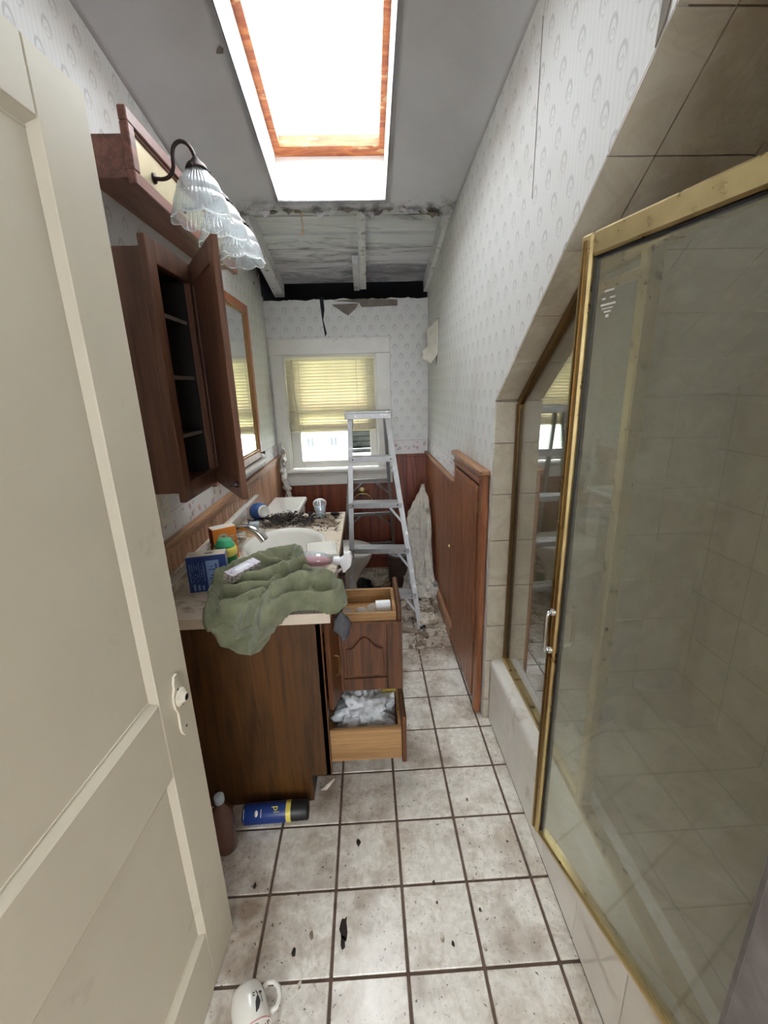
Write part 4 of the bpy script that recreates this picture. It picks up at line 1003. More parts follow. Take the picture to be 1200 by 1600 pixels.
# spray bottle
SB = thing('spray_bottle', (-0.16, 1.495, 0.80), 'clear spray bottle lying down with white trigger over the counter edge', 'spray bottle')
sm_ = TR((-0.275, 1.505, 0.852), 0, math.pi / 2, math.radians(-6))
MB().lathe([(0.0, 0.0), (0.030, 0.0), (0.034, 0.005), (0.034, 0.085), (0.030, 0.10), (0.018, 0.122), (0.013, 0.13), (0.013, 0.140), (0.0, 0.140)], 24, sm_).build('bottle', 'clear_plastic', SB)
MB().lathe([(0.0, 0.004), (0.026, 0.004), (0.028, 0.008), (0.024, 0.095), (0.012, 0.125), (0, 0.125)], 16, sm_ @ Matrix.Translation((0.003, 0, 0)) @ Matrix.Diagonal((0.75, .9, 1, 1))).build('liquid', 'pink_liq', SB)
MB().lathe([(0.015, 0.136), (0.017, 0.138), (0.017, 0.158), (0.012, 0.162), (0.0, 0.162)], 18, sm_).build('collar', 'white_pl', SB)
hd = SB and (sm_ @ Matrix.Translation((0, 0, 0.160)))
MB().prism([(-0.034, 0.022), (-0.036, 0.040), (-0.012, 0.046), (0.020, 0.040), (0.038, 0.022), (0.044, 0.020), (0.044, 0.008), (0.030, 0.008), (0.012, 0.0), (-0.010, 0.0), (-0.02, 0.014)], -0.011, 0.011, 'Y', mt=hd, bev=0.002).build('trigger_head', 'white_pl', SB)
MB().tube([hd @ Vector(p) for p in ((0.030, 0, 0.010), (0.040, 0, -0.006), (0.056, 0, -0.024), (0.062, 0, -0.032))], [0.005, 0.006, 0.006, 0.004], 8).build('trigger', 'white_pl', SB)
# red pack
RP = thing('red_packet', (-0.165, 1.445, 0.80), 'small red packet under the spray bottle by the towel', 'packet')
MB().box(-0.04, 0.04, -0.035, 0.035, 0, 0.024, 0.004, mt=TR((-0.178, 1.425, 0.801), 0, 0, math.radians(20))).build('packet', 'red', RP)
MB().box(-0.03, 0.03, -0.0357, -0.035, 0.006, 0.018, mt=TR((-0.178, 1.425, 0.801), 0, 0, math.radians(20))).build('print_band', 'pink_rim', RP)
# debris on counter
def flake(mb, c, s, seed, thick=0.15):
    n = 6; rr = random.Random(seed); q = [(rr.uniform(.6, 1.15)) for _ in range(n)]; t0 = rr.uniform(0, 6.28)
    tilt = TR(c, rr.uniform(-.5, .5), rr.uniform(-.5, .5), t0)
    pts = [(s * q[k] * math.cos(6.283 * k / n), s * q[k] * math.sin(6.283 * k / n) * 0.75) for k in range(n)]
    vs = [(a, b, 0) for a, b in pts] + [(a * .85, b * .85, s * thick) for a, b in pts]
    mb.add(vs, [tuple(range(n - 1, -1, -1)), tuple(range(n, 2 * n))] + [(k, (k + 1) % n, n + (k + 1) % n, n + k) for k in range(n)], False, tilt)
dk = MB(); lt = MB()
def mound(u, v):
    x = -0.66 + 0.51 * u; y = 2.06 + 0.26 * v; e = min(u, 1 - u, v, 1 - v)
    return (x, y, 0.8004 + max(0, 0.020 * (mnoise.noise(Vector((x * 14, y * 14, 4))) + 0.35) + 0.010 * mnoise.noise(Vector((x * 50, y * 50, 6)))) * smooth(e / 0.25))
lt.grid(80, 44, mound, True, lambda u, v: mnoise.noise(Vector((u * 6, v * 4, 3))) + 0.35 * mnoise.noise(Vector((u * 19, v * 13, 8))) + 0.55 - 1.5 * max(abs(u - .5), abs(v - .5)) > 0)
for k in range(1300):
    x = R.gauss(-0.42, 0.10); y = R.gauss(2.19, 0.06)
    if not (-0.66 < x < -0.16 and 2.06 < y < 2.32): continue
    flake(dk, (x, y, 0.806 + 0.028 * R.random() * math.exp(-((x + .43) / .09) ** 2)), R.uniform(.003, .010), k)
for k in range(330):
    x = R.uniform(-0.66, -0.15); y = R.uniform(1.98, 2.32)
    if ((x - SCX) / (SRX + .03)) ** 2 + ((y - SCY) / (SRY + .03)) ** 2 < 1: continue
    flake(lt if R.random() < .55 else dk, (x, y, 0.802), R.uniform(.002, .008), 2000 + k)
dk.build('dark_debris', 'soot', None, label='heap of black crumbled debris at the far end of the counter', cat='debris', kind='stuff')
lt.build('pale_debris', 'plast_dark', None, label='pale brown crumbs scattered over the far counter end', cat='debris', kind='stuff')
cnt_lbl = ['large curled dark scrap beside the clear tumbler', 'pale triangular plaster chip in front of the toilet tank lid', 'dark flat scrap between pot and tumbler', 'brown bark-like scrap right of the tumbler', 'small beige chip next to the blue pot']
for (x, y, s_, mt_, lb, sd) in ((-0.19, 2.25, 0.034, 'soot', 0, 1), (-0.34, 2.235, 0.026, 'plast', 1, 2), (-0.33, 2.27, 0.03, 'soot', 2, 3), (-0.20, 2.17, 0.028, 'plast_dark', 3, 4), (-0.53, 2.16, 0.018, 'plast', 4, 5)):
    m = MB(); flake(m, (x, y, 0.812), s_, sd, 0.25); m.build('debris_scrap', mt_, None, label=cnt_lbl[lb], cat='debris', group='larger scraps on the counter')
CS = [(-0.62, 1.99, 'porc', 'small white cap on the counter behind the orange carton'), (-0.575, 1.97, 'peach', 'small peach-coloured stub on the counter behind the faucet')]
for x, y, mt_, lb in CS:
    MB().lathe([(0.0, 0.0), (0.017, 0.0), (0.018, 0.003), (0.017, 0.02), (0.012, 0.026), (0.0, 0.027)], 16, Matrix.Translation((x, y, 0.8012))).build('bottle_cap', mt_, None, label=lb, cat='cap')

# ---- towel
def poly_in(p, poly):
    x, y = p; c = False; n = len(poly)
    for i in range(n):
        x1, y1 = poly[i]; x2, y2 = poly[(i + 1) % n]
        if (y1 > y) != (y2 > y) and x < (x2 - x1) * (y - y1) / (y2 - y1) + x1: c = not c
    return c
def seg_d(p, a, b):
    ax, ay = a; bx, by = b; px, py = p; dx, dy = bx - ax, by - ay
    t = max(0, min(1, ((px - ax) * dx + (py - ay) * dy) / (dx * dx + dy * dy))); return math.hypot(px - ax - t * dx, py - ay - t * dy)
def poly_edge(p, poly): return min(seg_d(p, poly[i], poly[(i + 1) % len(poly)]) for i in range(len(poly)))
def chaik(poly, n=2):
    for _ in range(n):
        q = []
        for i in range(len(poly)):
            a = poly[i]; b = poly[(i + 1) % len(poly)]
            q += [(a[0] * .75 + b[0] * .25, a[1] * .75 + b[1] * .25), (a[0] * .25 + b[0] * .75, a[1] * .25 + b[1] * .75)]
        poly = q
    return poly
TP = chaik([(-0.55, 1.40), (-0.535, 1.24), (-0.50, 1.16), (-0.445, 1.085), (-0.36, 1.065), (-0.315, 1.13), (-0.27, 1.20), (-0.19, 1.21), (-0.115, 1.185), (-0.075, 1.23), (-0.10, 1.34), (-0.19, 1.41), (-0.235, 1.53), (-0.275, 1.62), (-0.36, 1.615), (-0.44, 1.53), (-0.50, 1.48)])
FOLD = [  # ridge polylines (x, t), height, width
    ([(-0.53, 1.36), (-0.47, 1.46), (-0.38, 1.545), (-0.30, 1.575), (-0.255, 1.52)], 0.075, 0.030),
    ([(-0.525, 1.30), (-0.505, 1.19), (-0.44, 1.095), (-0.37, 1.09), (-0.33, 1.17), (-0.315, 1.25)], 0.048, 0.017),
    ([(-0.45, 1.335), (-0.37, 1.36), (-0.30, 1.42), (-0.25, 1.475)], 0.070, 0.018),
    ([(-0.475, 1.275), (-0.40, 1.285), (-0.34, 1.305), (-0.315, 1.35)], 0.054, 0.012),
    ([(-0.455, 1.215), (-0.40, 1.235), (-0.355, 1.28)], 0.042, 0.010),
    ([(-0.42, 1.14), (-0.385, 1.19), (-0.365, 1.24)], 0.034, 0.010),
    ([(-0.32, 1.255), (-0.27, 1.315), (-0.20, 1.345), (-0.135, 1.315)], 0.066, 0.024),
    ([(-0.30, 1.205), (-0.22, 1.235), (-0.13, 1.222), (-0.095, 1.26)], 0.042, 0.022),
    ([(-0.235, 1.42), (-0.185, 1.36), (-0.125, 1.30), (-0.10, 1.25)], 0.060, 0.012),
    ([(-0.27, 1.545), (-0.30, 1.48), (-0.31, 1.41)], 0.050, 0.013),
    ([(-0.40, 1.50), (-0.34, 1.47), (-0.30, 1.47)], 0.060, 0.011),
]
def towel_h(x, t):
    x += 0.008 * mnoise.noise(Vector((x * 22, t * 22, 11))); t += 0.008 * mnoise.noise(Vector((x * 22, t * 22, 17)))
    h = 0.006
    acc = 0
    for pts, hh, ww in FOLD:
        d = min(seg_d((x, t), pts[i], pts[i + 1]) for i in range(len(pts) - 1))
        e = hh * math.exp(-(d / (ww * 1.25)) ** 1.7); acc += e ** 3
    h += acc ** (1 / 3)
    p = Vector((x * 16, t * 16, 3)); h += 0.010 * mnoise.noise(p) + 0.006 * (0.5 - abs(mnoise.noise(p * 2.2))) + 0.002 * mnoise.noise(p * 8)
    e = poly_edge((x, t), TP)
    return max(0.004, h) * (0.25 + 0.75 * smooth(e / 0.022)) + 0.004
def towel_fn(u, v, lift=0.0):
    x = -0.565 + u * 0.505; t = 1.05 + v * 0.60
    h = towel_h(x, t) + lift
    wob = 0.006 * mnoise.noise(Vector((x * 40, t * 40, 9)))
    te = 1.197
    if t >= te + 0.02: return (x + wob, t, 0.802 + h)
    if t <= te - 0.02: return (x + wob, te - 0.012 - h * 0.8, 0.802 + 0.0 - (te - t) + 0.01)
    k = (t - (te - 0.02)) / 0.04; a = (1 - k) * math.pi / 2
    return (x + wob, te + 0.02 - 0.032 * math.sin(a) - h * 0.9 * math.sin(a), 0.802 + h * math.cos(a) - 0.022 * (1 - math.cos(a)) + 0.002)
keep = lambda u, v: poly_in((-0.565 + u * 0.505, 1.05 + v * 0.60), TP)
TW = MB().grid(170, 200, towel_fn, True, keep).build('bath_towel', 'towel', None, label='crumpled olive green bath towel draped over the counter edge', cat='towel')
def clean(o):
    bm = bmesh.new(); bm.from_mesh(o.data); bmesh.ops.delete(bm, geom=[v for v in bm.verts if not v.link_faces], context='VERTS'); bm.to_mesh(o.data); bm.free()
clean(TW)
sm = TW.modifiers.new('thickness', 'SOLIDIFY'); sm.thickness = 0.005; sm.offset = 0
# towel hem bands as a part
def hemfn(u, v):
    x = -0.255 + 0.075 * u + 0.030 * (v - .5); t = 1.375 - 0.145 * u + 0.018 * (v - .5)
    return towel_fn((x + 0.565) / 0.505, (t - 1.05) / 0.60, 0.0042)
MB().grid(40, 8, hemfn).build('hem_band', M['towel_flat'], TW)
# small carton on the towel
CAm = TR((-0.440, 1.365, 0.868), math.radians(16), math.radians(0), math.radians(62)) 
CA = thing('lilac_carton', (-0.44, 1.365, 0.868), 'small pale lilac printed carton lying on the green towel', 'box')
MB().box(-0.068, 0.068, -0.019, 0.019, 0.0, 0.030, 0.0015, mt=CAm).build('carton', 'speckle', CA)
MB().box(-0.067, 0.067, -0.018, 0.018, 0.030, 0.0306, mt=CAm).build('printed_face', 'lilac', CA)
MB().box(-0.035, 0.030, -0.008, 0.008, 0.0306, 0.0310, mt=CAm).build('label_panel', 'white_pl', CA)
# sock hanging at the corner
MB().lump((-0.098, 1.197, 0.752), (0.026, 0.020, 0.044), 3, 0.35, 1.8, 11).build('grey_sock', 'sock', None, label='dark grey sock hanging below the towel at the counter corner', cat='sock')
MB().tube([(-0.118, 1.33, 0.80), (-0.112, 1.335, 0.76), (-0.118, 1.33, 0.72)], [0.012, 0.014, 0.01], 8).build('lace_scrap', 'ink', None, label='dark patterned cloth strip hanging over the open top drawer', cat='cloth')

# ---- drawer contents
for k, (x, y) in enumerate(((-0.096, 1.412), (-0.046, 1.414), (-0.002, 1.44))):
    MB().lathe([(0.0, -0.024), (0.010, -0.022), (0.021, -0.011), (0.024, 0.0), (0.020, 0.012), (0.012, 0.019), (0.010, 0.026), (0.0, 0.026)], 12, TR((x, y, 0.672), math.radians(40), 0, k), smooth=False).build('glass_knob', 'clear_plastic', None, label=['faceted glass knob in the top drawer nearest the counter', 'middle faceted glass knob in the top drawer', 'faceted glass knob touching the white card in the drawer'][k], cat='knob', group='glass knobs in the open top drawer')
WC = thing('white_card_box', (0.035, 1.45, 0.642), 'small white card box standing in the open top drawer', 'box')
MB().box(-0.027, 0.027, -0.012, 0.012, 0, 0.066, 0.001, mt=TR((0.036, 1.43, 0.6415), 0, 0, 0.03)).build('card', 'white_pl', WC)
MB().prism([(-0.026, 0.0), (0.026, 0.0), (0.0, 0.02)], -0.0127, -0.012, 'Y', mt=TR((0.036, 1.43, 0.6425), 0, 0, 0.03)).build('flap', 'bag', WC)
PB = thing('plastic_bag', (-0.02, 1.43, 0.162), 'crumpled white plastic bag filling the open bottom drawer', 'bag')
bgm = MB().lump((-0.045, 1.43, 0.240), (0.115, 0.128, 0.088), 5, 0.42, 2.7, 3, flat=0.163)
for p in bgm.v: p.y = max(1.287, min(1.570, p.y)); p.x = max(-0.30, min(0.070, p.x))
bgm.build('bag_body', 'bag', PB)
MB().prism([(-0.06, 0.29), (-0.01, 0.345), (0.005, 0.30)], 1.44, 1.442, 'Y').build('bag_corner', 'bag', PB)
MB().prism([(0.02, 0.29), (0.04, 0.335), (0.075, 0.345), (0.075, 0.29)], 1.46, 1.462, 'Y').build('bag_corner', 'yellow', PB)

# ================================================================== WALL CABINET (left)
KX, KY0, KY1, KZ0, KZ1 = -0.55, 1.28, 1.60, 1.145, 1.862
WC2 = thing('wall_cabinet', (-0.63, 1.44, KZ0), 'open dark oak wall cabinet with empty shelves', 'cabinet')
sd = 0.014; bt = 0.028
MB().box(XL, KX - 0.02, KY0 + 0.006, KY0 + 0.006 + sd, KZ0 + bt, KZ1 - bt, 0.001).build('side', 'cab', WC2)
MB().box(XL, KX - 0.02, KY1 - 0.006 - sd, KY1 - 0.006, KZ0 + bt, KZ1 - bt, 0.001).build('side', 'cab', WC2)
MB().box(XL, KX - 0.02, KY0 + .02, KY1 - .02, KZ1 - bt - sd, KZ1 - bt).build('top', 'cab', WC2)
MB().box(XL, KX - 0.02, KY0 + .02, KY1 - .02, KZ0 + bt, KZ0 + bt + sd).build('bottom', 'cab', WC2)
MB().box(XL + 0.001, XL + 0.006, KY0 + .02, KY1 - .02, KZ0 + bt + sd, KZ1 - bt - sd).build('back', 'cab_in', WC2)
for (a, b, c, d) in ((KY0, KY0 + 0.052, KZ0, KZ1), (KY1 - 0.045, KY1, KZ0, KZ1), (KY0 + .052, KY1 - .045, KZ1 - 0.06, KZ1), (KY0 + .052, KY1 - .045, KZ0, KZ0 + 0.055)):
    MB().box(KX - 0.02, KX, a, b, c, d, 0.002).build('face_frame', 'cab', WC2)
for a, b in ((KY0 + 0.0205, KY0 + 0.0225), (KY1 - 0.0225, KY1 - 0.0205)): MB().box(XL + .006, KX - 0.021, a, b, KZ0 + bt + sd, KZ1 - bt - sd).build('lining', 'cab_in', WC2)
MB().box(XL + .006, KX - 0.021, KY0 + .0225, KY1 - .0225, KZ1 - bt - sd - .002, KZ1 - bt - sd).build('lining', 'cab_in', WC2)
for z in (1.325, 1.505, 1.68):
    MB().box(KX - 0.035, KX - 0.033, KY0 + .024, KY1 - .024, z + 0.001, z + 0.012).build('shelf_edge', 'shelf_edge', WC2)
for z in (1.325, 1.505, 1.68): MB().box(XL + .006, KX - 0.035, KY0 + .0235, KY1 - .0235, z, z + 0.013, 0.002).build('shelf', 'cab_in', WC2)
km = frame2((-0.548, KY1 - 0.004), (-0.366, 1.283))
kd = thing_part('door', WC2); kw = 0.366; z0, z1 = KZ0 + 0.004, KZ1 - 0.006
for (a, b, c, d) in ((0, 0.05, z0, z1), (kw - 0.05, kw, z0, z1), (0.05, kw - .05, z0, z0 + 0.06), (0.05, kw - .05, z1 - 0.06, z1)):
    MB().box(a, b, -0.018, 0, c, d, 0.002, mt=km).build('door_rail', 'cab', kd)
MB().box(0.045, kw - 0.045, -0.013, -0.006, z0 + 0.05, z1 - 0.05, mt=km).build('door_panel', 'cab', kd)
for z in (1.215, 1.795): MB().box(0.0, 0.03, 0.0, 0.012, z - 0.022, z + 0.022, 0.002, mt=km).build('hinge', 'iron', kd)
MB().lathe([(0, 0), (0.004, 0), (0.004, 0.012), (0.010, 0.018), (0.010, 0.024), (0, 0.027)], 10, km @ Matrix.Translation((kw - 0.025, 0.0, z0 + 0.045)) @ Matrix.Rotation(-math.pi / 2, 4, 'X') @ Matrix.Translation((0, 0, -0.045))).build('knob', 'iron', kd)
MB().box(0.30, 0.305, 0.0, 0.006, z1 - 0.03, z1 - 0.018, mt=km).build('catch', 'iron', kd)
MB().box(KX - 0.05, KX - 0.03, KY0 + 0.021, KY0 + 0.03, 1.72, 1.755).build('catch', 'chrome', WC2)

# ---- mirror cabinet
MY0, MY1, MZ0, MZ1 = 1.90, 2.80, 1.060, 1.952
MI = thing('wall_mirror', (XL, 2.35, MZ0), 'wood-framed mirror reflecting the blind on the left wall', 'mirror')
fwid = 0.05
for (a, b, c, d) in ((MY0, MY0 + fwid, MZ0, MZ1), (MY1 - fwid, MY1, MZ0, MZ1), (MY0 + fwid, MY1 - fwid, MZ1 - fwid, MZ1), (MY0 + fwid, MY1 - fwid, MZ0, MZ0 + fwid)):
    MB().box(XL, XL + 0.028, a, b, c, d, 0.006).build('frame_rail', 'mirwood', MI)
for (a, b, c, d) in ((MY0 + fwid, MY0 + fwid + .008, MZ0 + fwid, MZ1 - fwid), (MY1 - fwid - .008, MY1 - fwid, MZ0 + fwid, MZ1 - fwid), (MY0 + fwid, MY1 - fwid, MZ1 - fwid - .008, MZ1 - fwid), (MY0 + fwid, MY1 - fwid, MZ0 + fwid, MZ0 + fwid + .008)):
    MB().box(XL + 0.004, XL + 0.023, a, b, c, d, 0.002).build('gilt_bead', 'brass_dark', MI)
MB().box(XL + 0.002, XL + 0.014, MY0 + fwid, MY1 - fwid, MZ0 + fwid, MZ1 - fwid).build('mirror_glass', 'mirror', MI)
MB().lathe([(0, 0), (0.004, 0), (0.004, 0.01), (0.010, 0.016), (0.010, 0.022), (0, 0.025)], 10, TR((XL + 0.026, MY1 - 0.03, MZ0 + 0.03), 0, math.pi / 2, 0)).build('knob', 'iron', MI)
LD = MB().box(XL, XL + 0.045, 2.30, 2.84, 1.028, 1.052, 0.005).build('wall_ledge', 'trim_white', None, label='narrow white ledge under the wall mirror', cat='ledge')
# outlet plate
OU = thing('outlet_plate', (XL, 1.44, 1.06), 'almond outlet plate on the wallpaper under the wall cabinet', 'outlet')
MB().box(XL, XL + 0.006, 1.40, 1.475, 1.03, 1.15, 0.003).build('plate', 'carton_top', OU)
for z in (1.058, 1.102): MB().box(XL + 0.006, XL + 0.009, 1.42, 1.455, z, z + 0.028, 0.002).build('socket', 'trim_white', OU)

# ---- vanity light
SC = thing('vanity_light', (-0.63, 1.78, 1.985), 'reddish wooden vanity light with three ribbed glass shades', 'light fixture')
LY0, LY1 = 1.325, 2.24
MB().box(XL, -0.585, LY0 + 0.012, LY1 - 0.012, 2.003, 2.10, 0.002).build('back_box', 'mahog', SC)
for (a, b, c, d, nm) in ((LY0, LY1, 1.985, 2.018, 'frame_rail'), (LY0, LY1, 2.122, 2.155, 'frame_rail'), (LY0, LY0 + 0.033, 2.018, 2.122, 'frame_stile'), (LY1 - 0.033, LY1, 2.018, 2.122, 'frame_stile')):
    MB().box(-0.588, -0.566, a, b, c, d, 0.0025).build(nm, 'mahog', SC)
for (a, b, c, d) in ((LY0 + 0.033, LY1 - 0.033, 2.018, 2.026), (LY0 + 0.033, LY1 - 0.033, 2.114, 2.122), (LY0 + 0.033, LY0 + 0.041, 2.026, 2.114)):
    MB().box(-0.588, -0.573, a, b, c, d, 0.003).build('inner_bead', 'mahog', SC)
MB().box(-0.588, -0.579, LY0 + 0.033, LY1 - 0.033, 2.018, 2.122).build('brass_plate', 'brassplate', SC)
def ribbed(r, z, a, i):
    k = i / 13
    rib = 1 + 0.030 * math.cos(40 * a)
    sc_ = 0.0
    if k > 0.35: sc_ = 0.05 * smooth((k - .35) / .65) * abs(math.cos(4 * a))
    zz = z - (0.010 * smooth((k - .6) / .4) * abs(math.cos(4 * a)))
    return r * (rib + sc_), zz
shade_prof = [(0.024, 0.0), (0.027, -0.006), (0.033, -0.014), (0.043, -0.024), (0.052, -0.036), (0.058, -0.05), (0.062, -0.062), (0.0615, -0.066), (0.066, -0.072), (0.071, -0.086), (0.074, -0.100), (0.078, -0.112), (0.081, -0.122), (0.083, -0.126)]
for k, ly in enumerate((1.47, 1.685, 1.895)):
    lx, lz = -0.455, 2.082
    arm = MB().tube(spline([(-0.578, ly + 0.0, 2.055), (-0.553, ly, 2.053), (-0.533, ly, 2.060), (-0.520, ly, 2.080), (-0.517, ly, 2.110), (-0.510, ly, 2.132), (-0.492, ly, 2.143), (-0.472, ly, 2.136), (-0.459, ly, 2.115), (-0.456, ly, 2.095)], 4), 0.0055, 8).build('arm', 'iron', SC)
    MB().lathe([(0.0, 0.0), (0.014, 0.0), (0.012, 0.006), (0.0, 0.008)], 14, TR((-0.579, ly, 2.055), 0, math.pi / 2, 0)).build('rosette', 'iron', arm)
    MB().lathe([(0.0, 0.026), (0.007, 0.024), (0.012, 0.016), (0.024, 0.006), (0.030, -0.004), (0.031, -0.010), (0.028, -0.010)], 20, Matrix.Translation((lx, ly, lz))).build('socket_cap', 'iron', arm)
    sh = MB().lathe(shade_prof, 160, Matrix.Translation((lx, ly, lz - 0.004)), ribbed).build('glass_shade', 'glass_shade', SC)
    for j in range(3):
        a = j * 2.09 + 0.5
        MB().tube([(lx + 0.027 * math.cos(a), ly + 0.027 * math.sin(a), lz - 0.006), (lx + 0.038 * math.cos(a), ly + 0.038 * math.sin(a), lz - 0.006)], 0.0025, 6).build('thumb_screw', 'iron', sh)
    sm = sh.modifiers.new('thickness', 'SOLIDIFY'); sm.thickness = 0.0025
    for ii, rr_ in ((13, 0.0022), (8, 0.0014)):
        ring = []
        for q in range(96):
            a = 2 * math.pi * q / 96; r_, z_ = shade_prof[ii]
            r2, z2 = ribbed(r_, z_, a, ii); r2 = r_ * (1.012 + (0.05 * smooth((ii / 13 - .35) / .65) * abs(math.cos(4 * a)))); z2 -= 0.006 * abs(math.cos(4 * a)) if ii == 8 else 0
            ring.append((lx + r2 * math.cos(a), ly + r2 * math.sin(a), lz - 0.004 + z2))
        MB().tube(ring, rr_, 6, closed=True).build('scalloped_rim', 'shade_rim', sh)

# ================================================================== TOILET
TO = thing('toilet', (-0.3, 2.80, 0), 'white toilet squeezed between vanity and window wall', 'toilet')
MB().box(-0.665, -0.455, 2.56, 2.98, 0.37, 0.70, 0.025, 3).build('tank', 'porc', TO)
MB().box(-0.672, -0.440, 2.545, 2.995, 0.702, 0.74, 0.014, 3).build('tank_lid', 'porc', TO)
tl_m = Matrix.Translation((-0.22, 2.77, 0))
def bowlf(r, z, a, i):
    c = math.cos(a)
    return r * (1.0 + (0.28 * c if c > 0 else 0.10 * abs(c))), z
MB().lathe([(0.105, 0.0), (0.11, 0.02), (0.09, 0.08), (0.088, 0.16), (0.12, 0.25), (0.165, 0.33), (0.178, 0.375), (0.175, 0.392), (0.15, 0.392), (0.14, 0.37), (0.10, 0.27), (0.0, 0.22)], 32, tl_m, bowlf).build('bowl', 'porc', TO)
MB().lathe([(0.185, 0.394), (0.188, 0.402), (0.182, 0.412), (0.0, 0.416)], 32, tl_m, bowlf).build('seat_lid', 'porc', TO)
MB().tube([(-0.45, 2.60, 0.66), (-0.435, 2.60, 0.66), (-0.43, 2.61, 0.66), (-0.43, 2.66, 0.655)], 0.006, 8).build('flush_lever', 'chrome', TO)
# toilet paper holder ring
TH_ = thing('brass_ring_holder', (-0.05, YB - 0.01, 0.66), 'round brass towel ring fitting on the dark panelling under the window', 'towel ring')
rx = -0.052
MB().lathe([(0.0, 0.02), (0.012, 0.02), (0.016, 0.012), (0.028, 0.008), (0.033, 0.0), (0.0, 0.0)], 20, TR((rx, YB - 0.011, 0.672), math.pi / 2, 0, 0)).build('rosette', 'brass', TH_)
MB().tube([(rx + 0.075 * math.sin(a), YB - 0.035, 0.655 - 0.075 * (1 - math.cos(a)) * 0.0 - 0.06 + 0.06 * math.cos(a)) for a in [math.pi * 2 * k / 28 for k in range(28)]], 0.004, 6, closed=True).build('ring', 'brass', TH_)

# ================================================================== STEP LADDER
LA = thing('step_ladder', (0.05, 2.8, 0), 'paint-splashed aluminium step ladder standing before the window', 'ladder')
FLp, FRp = Vector((-0.150, 2.47, 0)), Vector((0.306, 2.41, 0))
TLp, TRp = Vector((-0.112, 2.70, 1.30)), Vector((0.142, 2.70, 1.30))
BLp, BRp = Vector((-0.235, 3.30, 0)), Vector((0.205, 3.33, 0))
TLb, TRb = Vector((-0.100, 2.80, 1.30)), Vector((0.130, 2.80, 1.30))
def channel(p0, p1, w_, d_, inward):
    ax = (p1 - p0).normalized(); sx = Vector((inward, 0, 0)); sx = (sx - ax * sx.dot(ax)).normalized(); sy = ax.cross(sx)
    m = MB(); t = 0.003
    def slab(a0, a1, b0, b1):
        vs = [p + sx * a + sy * b for p in (p0, p1) for (a, b) in ((a0, b0), (a1, b0), (a1, b1), (a0, b1))]
        m.add(vs, [(0, 3, 2, 1), (4, 5, 6, 7)] + [(k, (k + 1) % 4, 4 + (k + 1) % 4, 4 + k) for k in range(4)])
    slab(0, t, -d_ / 2, d_ / 2); slab(t, w_, -d_ / 2, -d_ / 2 + t); slab(t, w_, d_ / 2 - t, d_ / 2)
    return m
channel(FLp, TLp, 0.028, 0.062, 1).build('front_rail', 'alu_paint', LA); channel(FRp, TRp, 0.028, 0.062, -1).build('front_rail', 'alu_paint', LA)
channel(BLp, TLb, 0.022, 0.034, 1).build('rear_rail', 'alu', LA); channel(BRp, TRb, 0.022, 0.034, -1).build('rear_rail', 'alu', LA)
cap = MB(); cap.box(-0.128, 0.158, 2.655, 2.845, 1.318, 1.330, 0.003); cap.box(-0.128, 0.158, 2.655, 2.660, 1.286, 1.318, 0.001); cap.box(-0.128, -0.123, 2.655, 2.845, 1.286, 1.318); cap.box(0.153, 0.158, 2.655, 2.845, 1.286, 1.318)
cap.build('top_cap', 'alu_paint', LA)
lerp = lambda a, b, t: a + (b - a) * t
for z in (0.225, 0.505, 0.785, 1.062):
    t = z / 1.30; a = lerp(FLp, TLp, t); b = lerp(FRp, TRp, t); ax = (b - a); Ln = ax.length; rz = math.atan2(ax.y, ax.x)
    mt = TR(a, 0, 0, rz); s = MB()
    s.box(0.003, Ln - 0.003, -0.040, 0.040, -0.003, 0.0, mt=mt); s.box(0.003, Ln - 0.003, -0.042, -0.039, -0.032, 0.0, mt=mt); s.box(0.003, Ln - 0.003, 0.038, 0.041, -0.028, 0.0, mt=mt)
    for k in range(4): s.box(0.004, Ln - .004, -0.03 + k * 0.018, -0.024 + k * .018, 0.0, 0.0015, mt=mt)
    st_ = s.build('step', 'alu_paint', LA)
    for u in (0.03, Ln - 0.03): MB().lathe([(0, 0.003), (0.004, 0.002), (0.005, 0.0)], 8, mt @ Matrix.Translation((u * 1.0, -0.042, -0.015)) @ Matrix.Rotation(math.pi / 2, 4, 'X')).build('rivet', 'iron', st_)
    # brace from the step to the rail
    if z < 1.0:
        p = mt @ Vector((Ln - 0.10, 0.02, -0.02)); q = lerp(FRp, TRp, (z - 0.15) / 1.30) + Vector((-0.008, 0.0, 0))
        MB().bar(p, q, 0.014, 0.003, (0, 1, 0)).build('brace', 'alu', LA)
for z in (0.28, 0.56, 0.84):
    t = z / 1.30; a = lerp(BLp, TLb, t); b = lerp(BRp, TRb, t)
    MB().bar(a, b, 0.026, 0.012, (0, 1, 0.3)).build('rear_bar', 'alu', LA)
for a, b in ((lerp(BLp, TLb, 0.645), lerp(BLp, TLb, 0.45) + Vector((0.10, 0, 0.11))), ):
    pass
for sgn, (B, T_) in ((1, (BLp, TLb)), (-1, (BRp, TRb))):
    for z in (0.56, 0.84):
        p = lerp(B, T_, (z - 0.13) / 1.3); q = lerp(B, T_, z / 1.3) + Vector((sgn * 0.11, 0, -0.01))
        MB().bar(p, q, 0.012, 0.003, (0, 1, 0)).build('brace', 'alu', LA)
for F, T_, B, Tb, s in ((FLp, TLp, BLp, TLb, 1), (FRp, TRp, BRp, TRb, -1)):
    p = lerp(F, T_, 0.72); q = lerp(B, Tb, 0.70); mid = (p + q) / 2 + Vector((0, 0, 0.02))
    MB().bar(p, mid, 0.016, 0.003, (1, 0, 0)).build('spreader', 'alu', LA); MB().bar(mid, q, 0.016, 0.003, (1, 0, 0)).build('spreader', 'alu', LA)
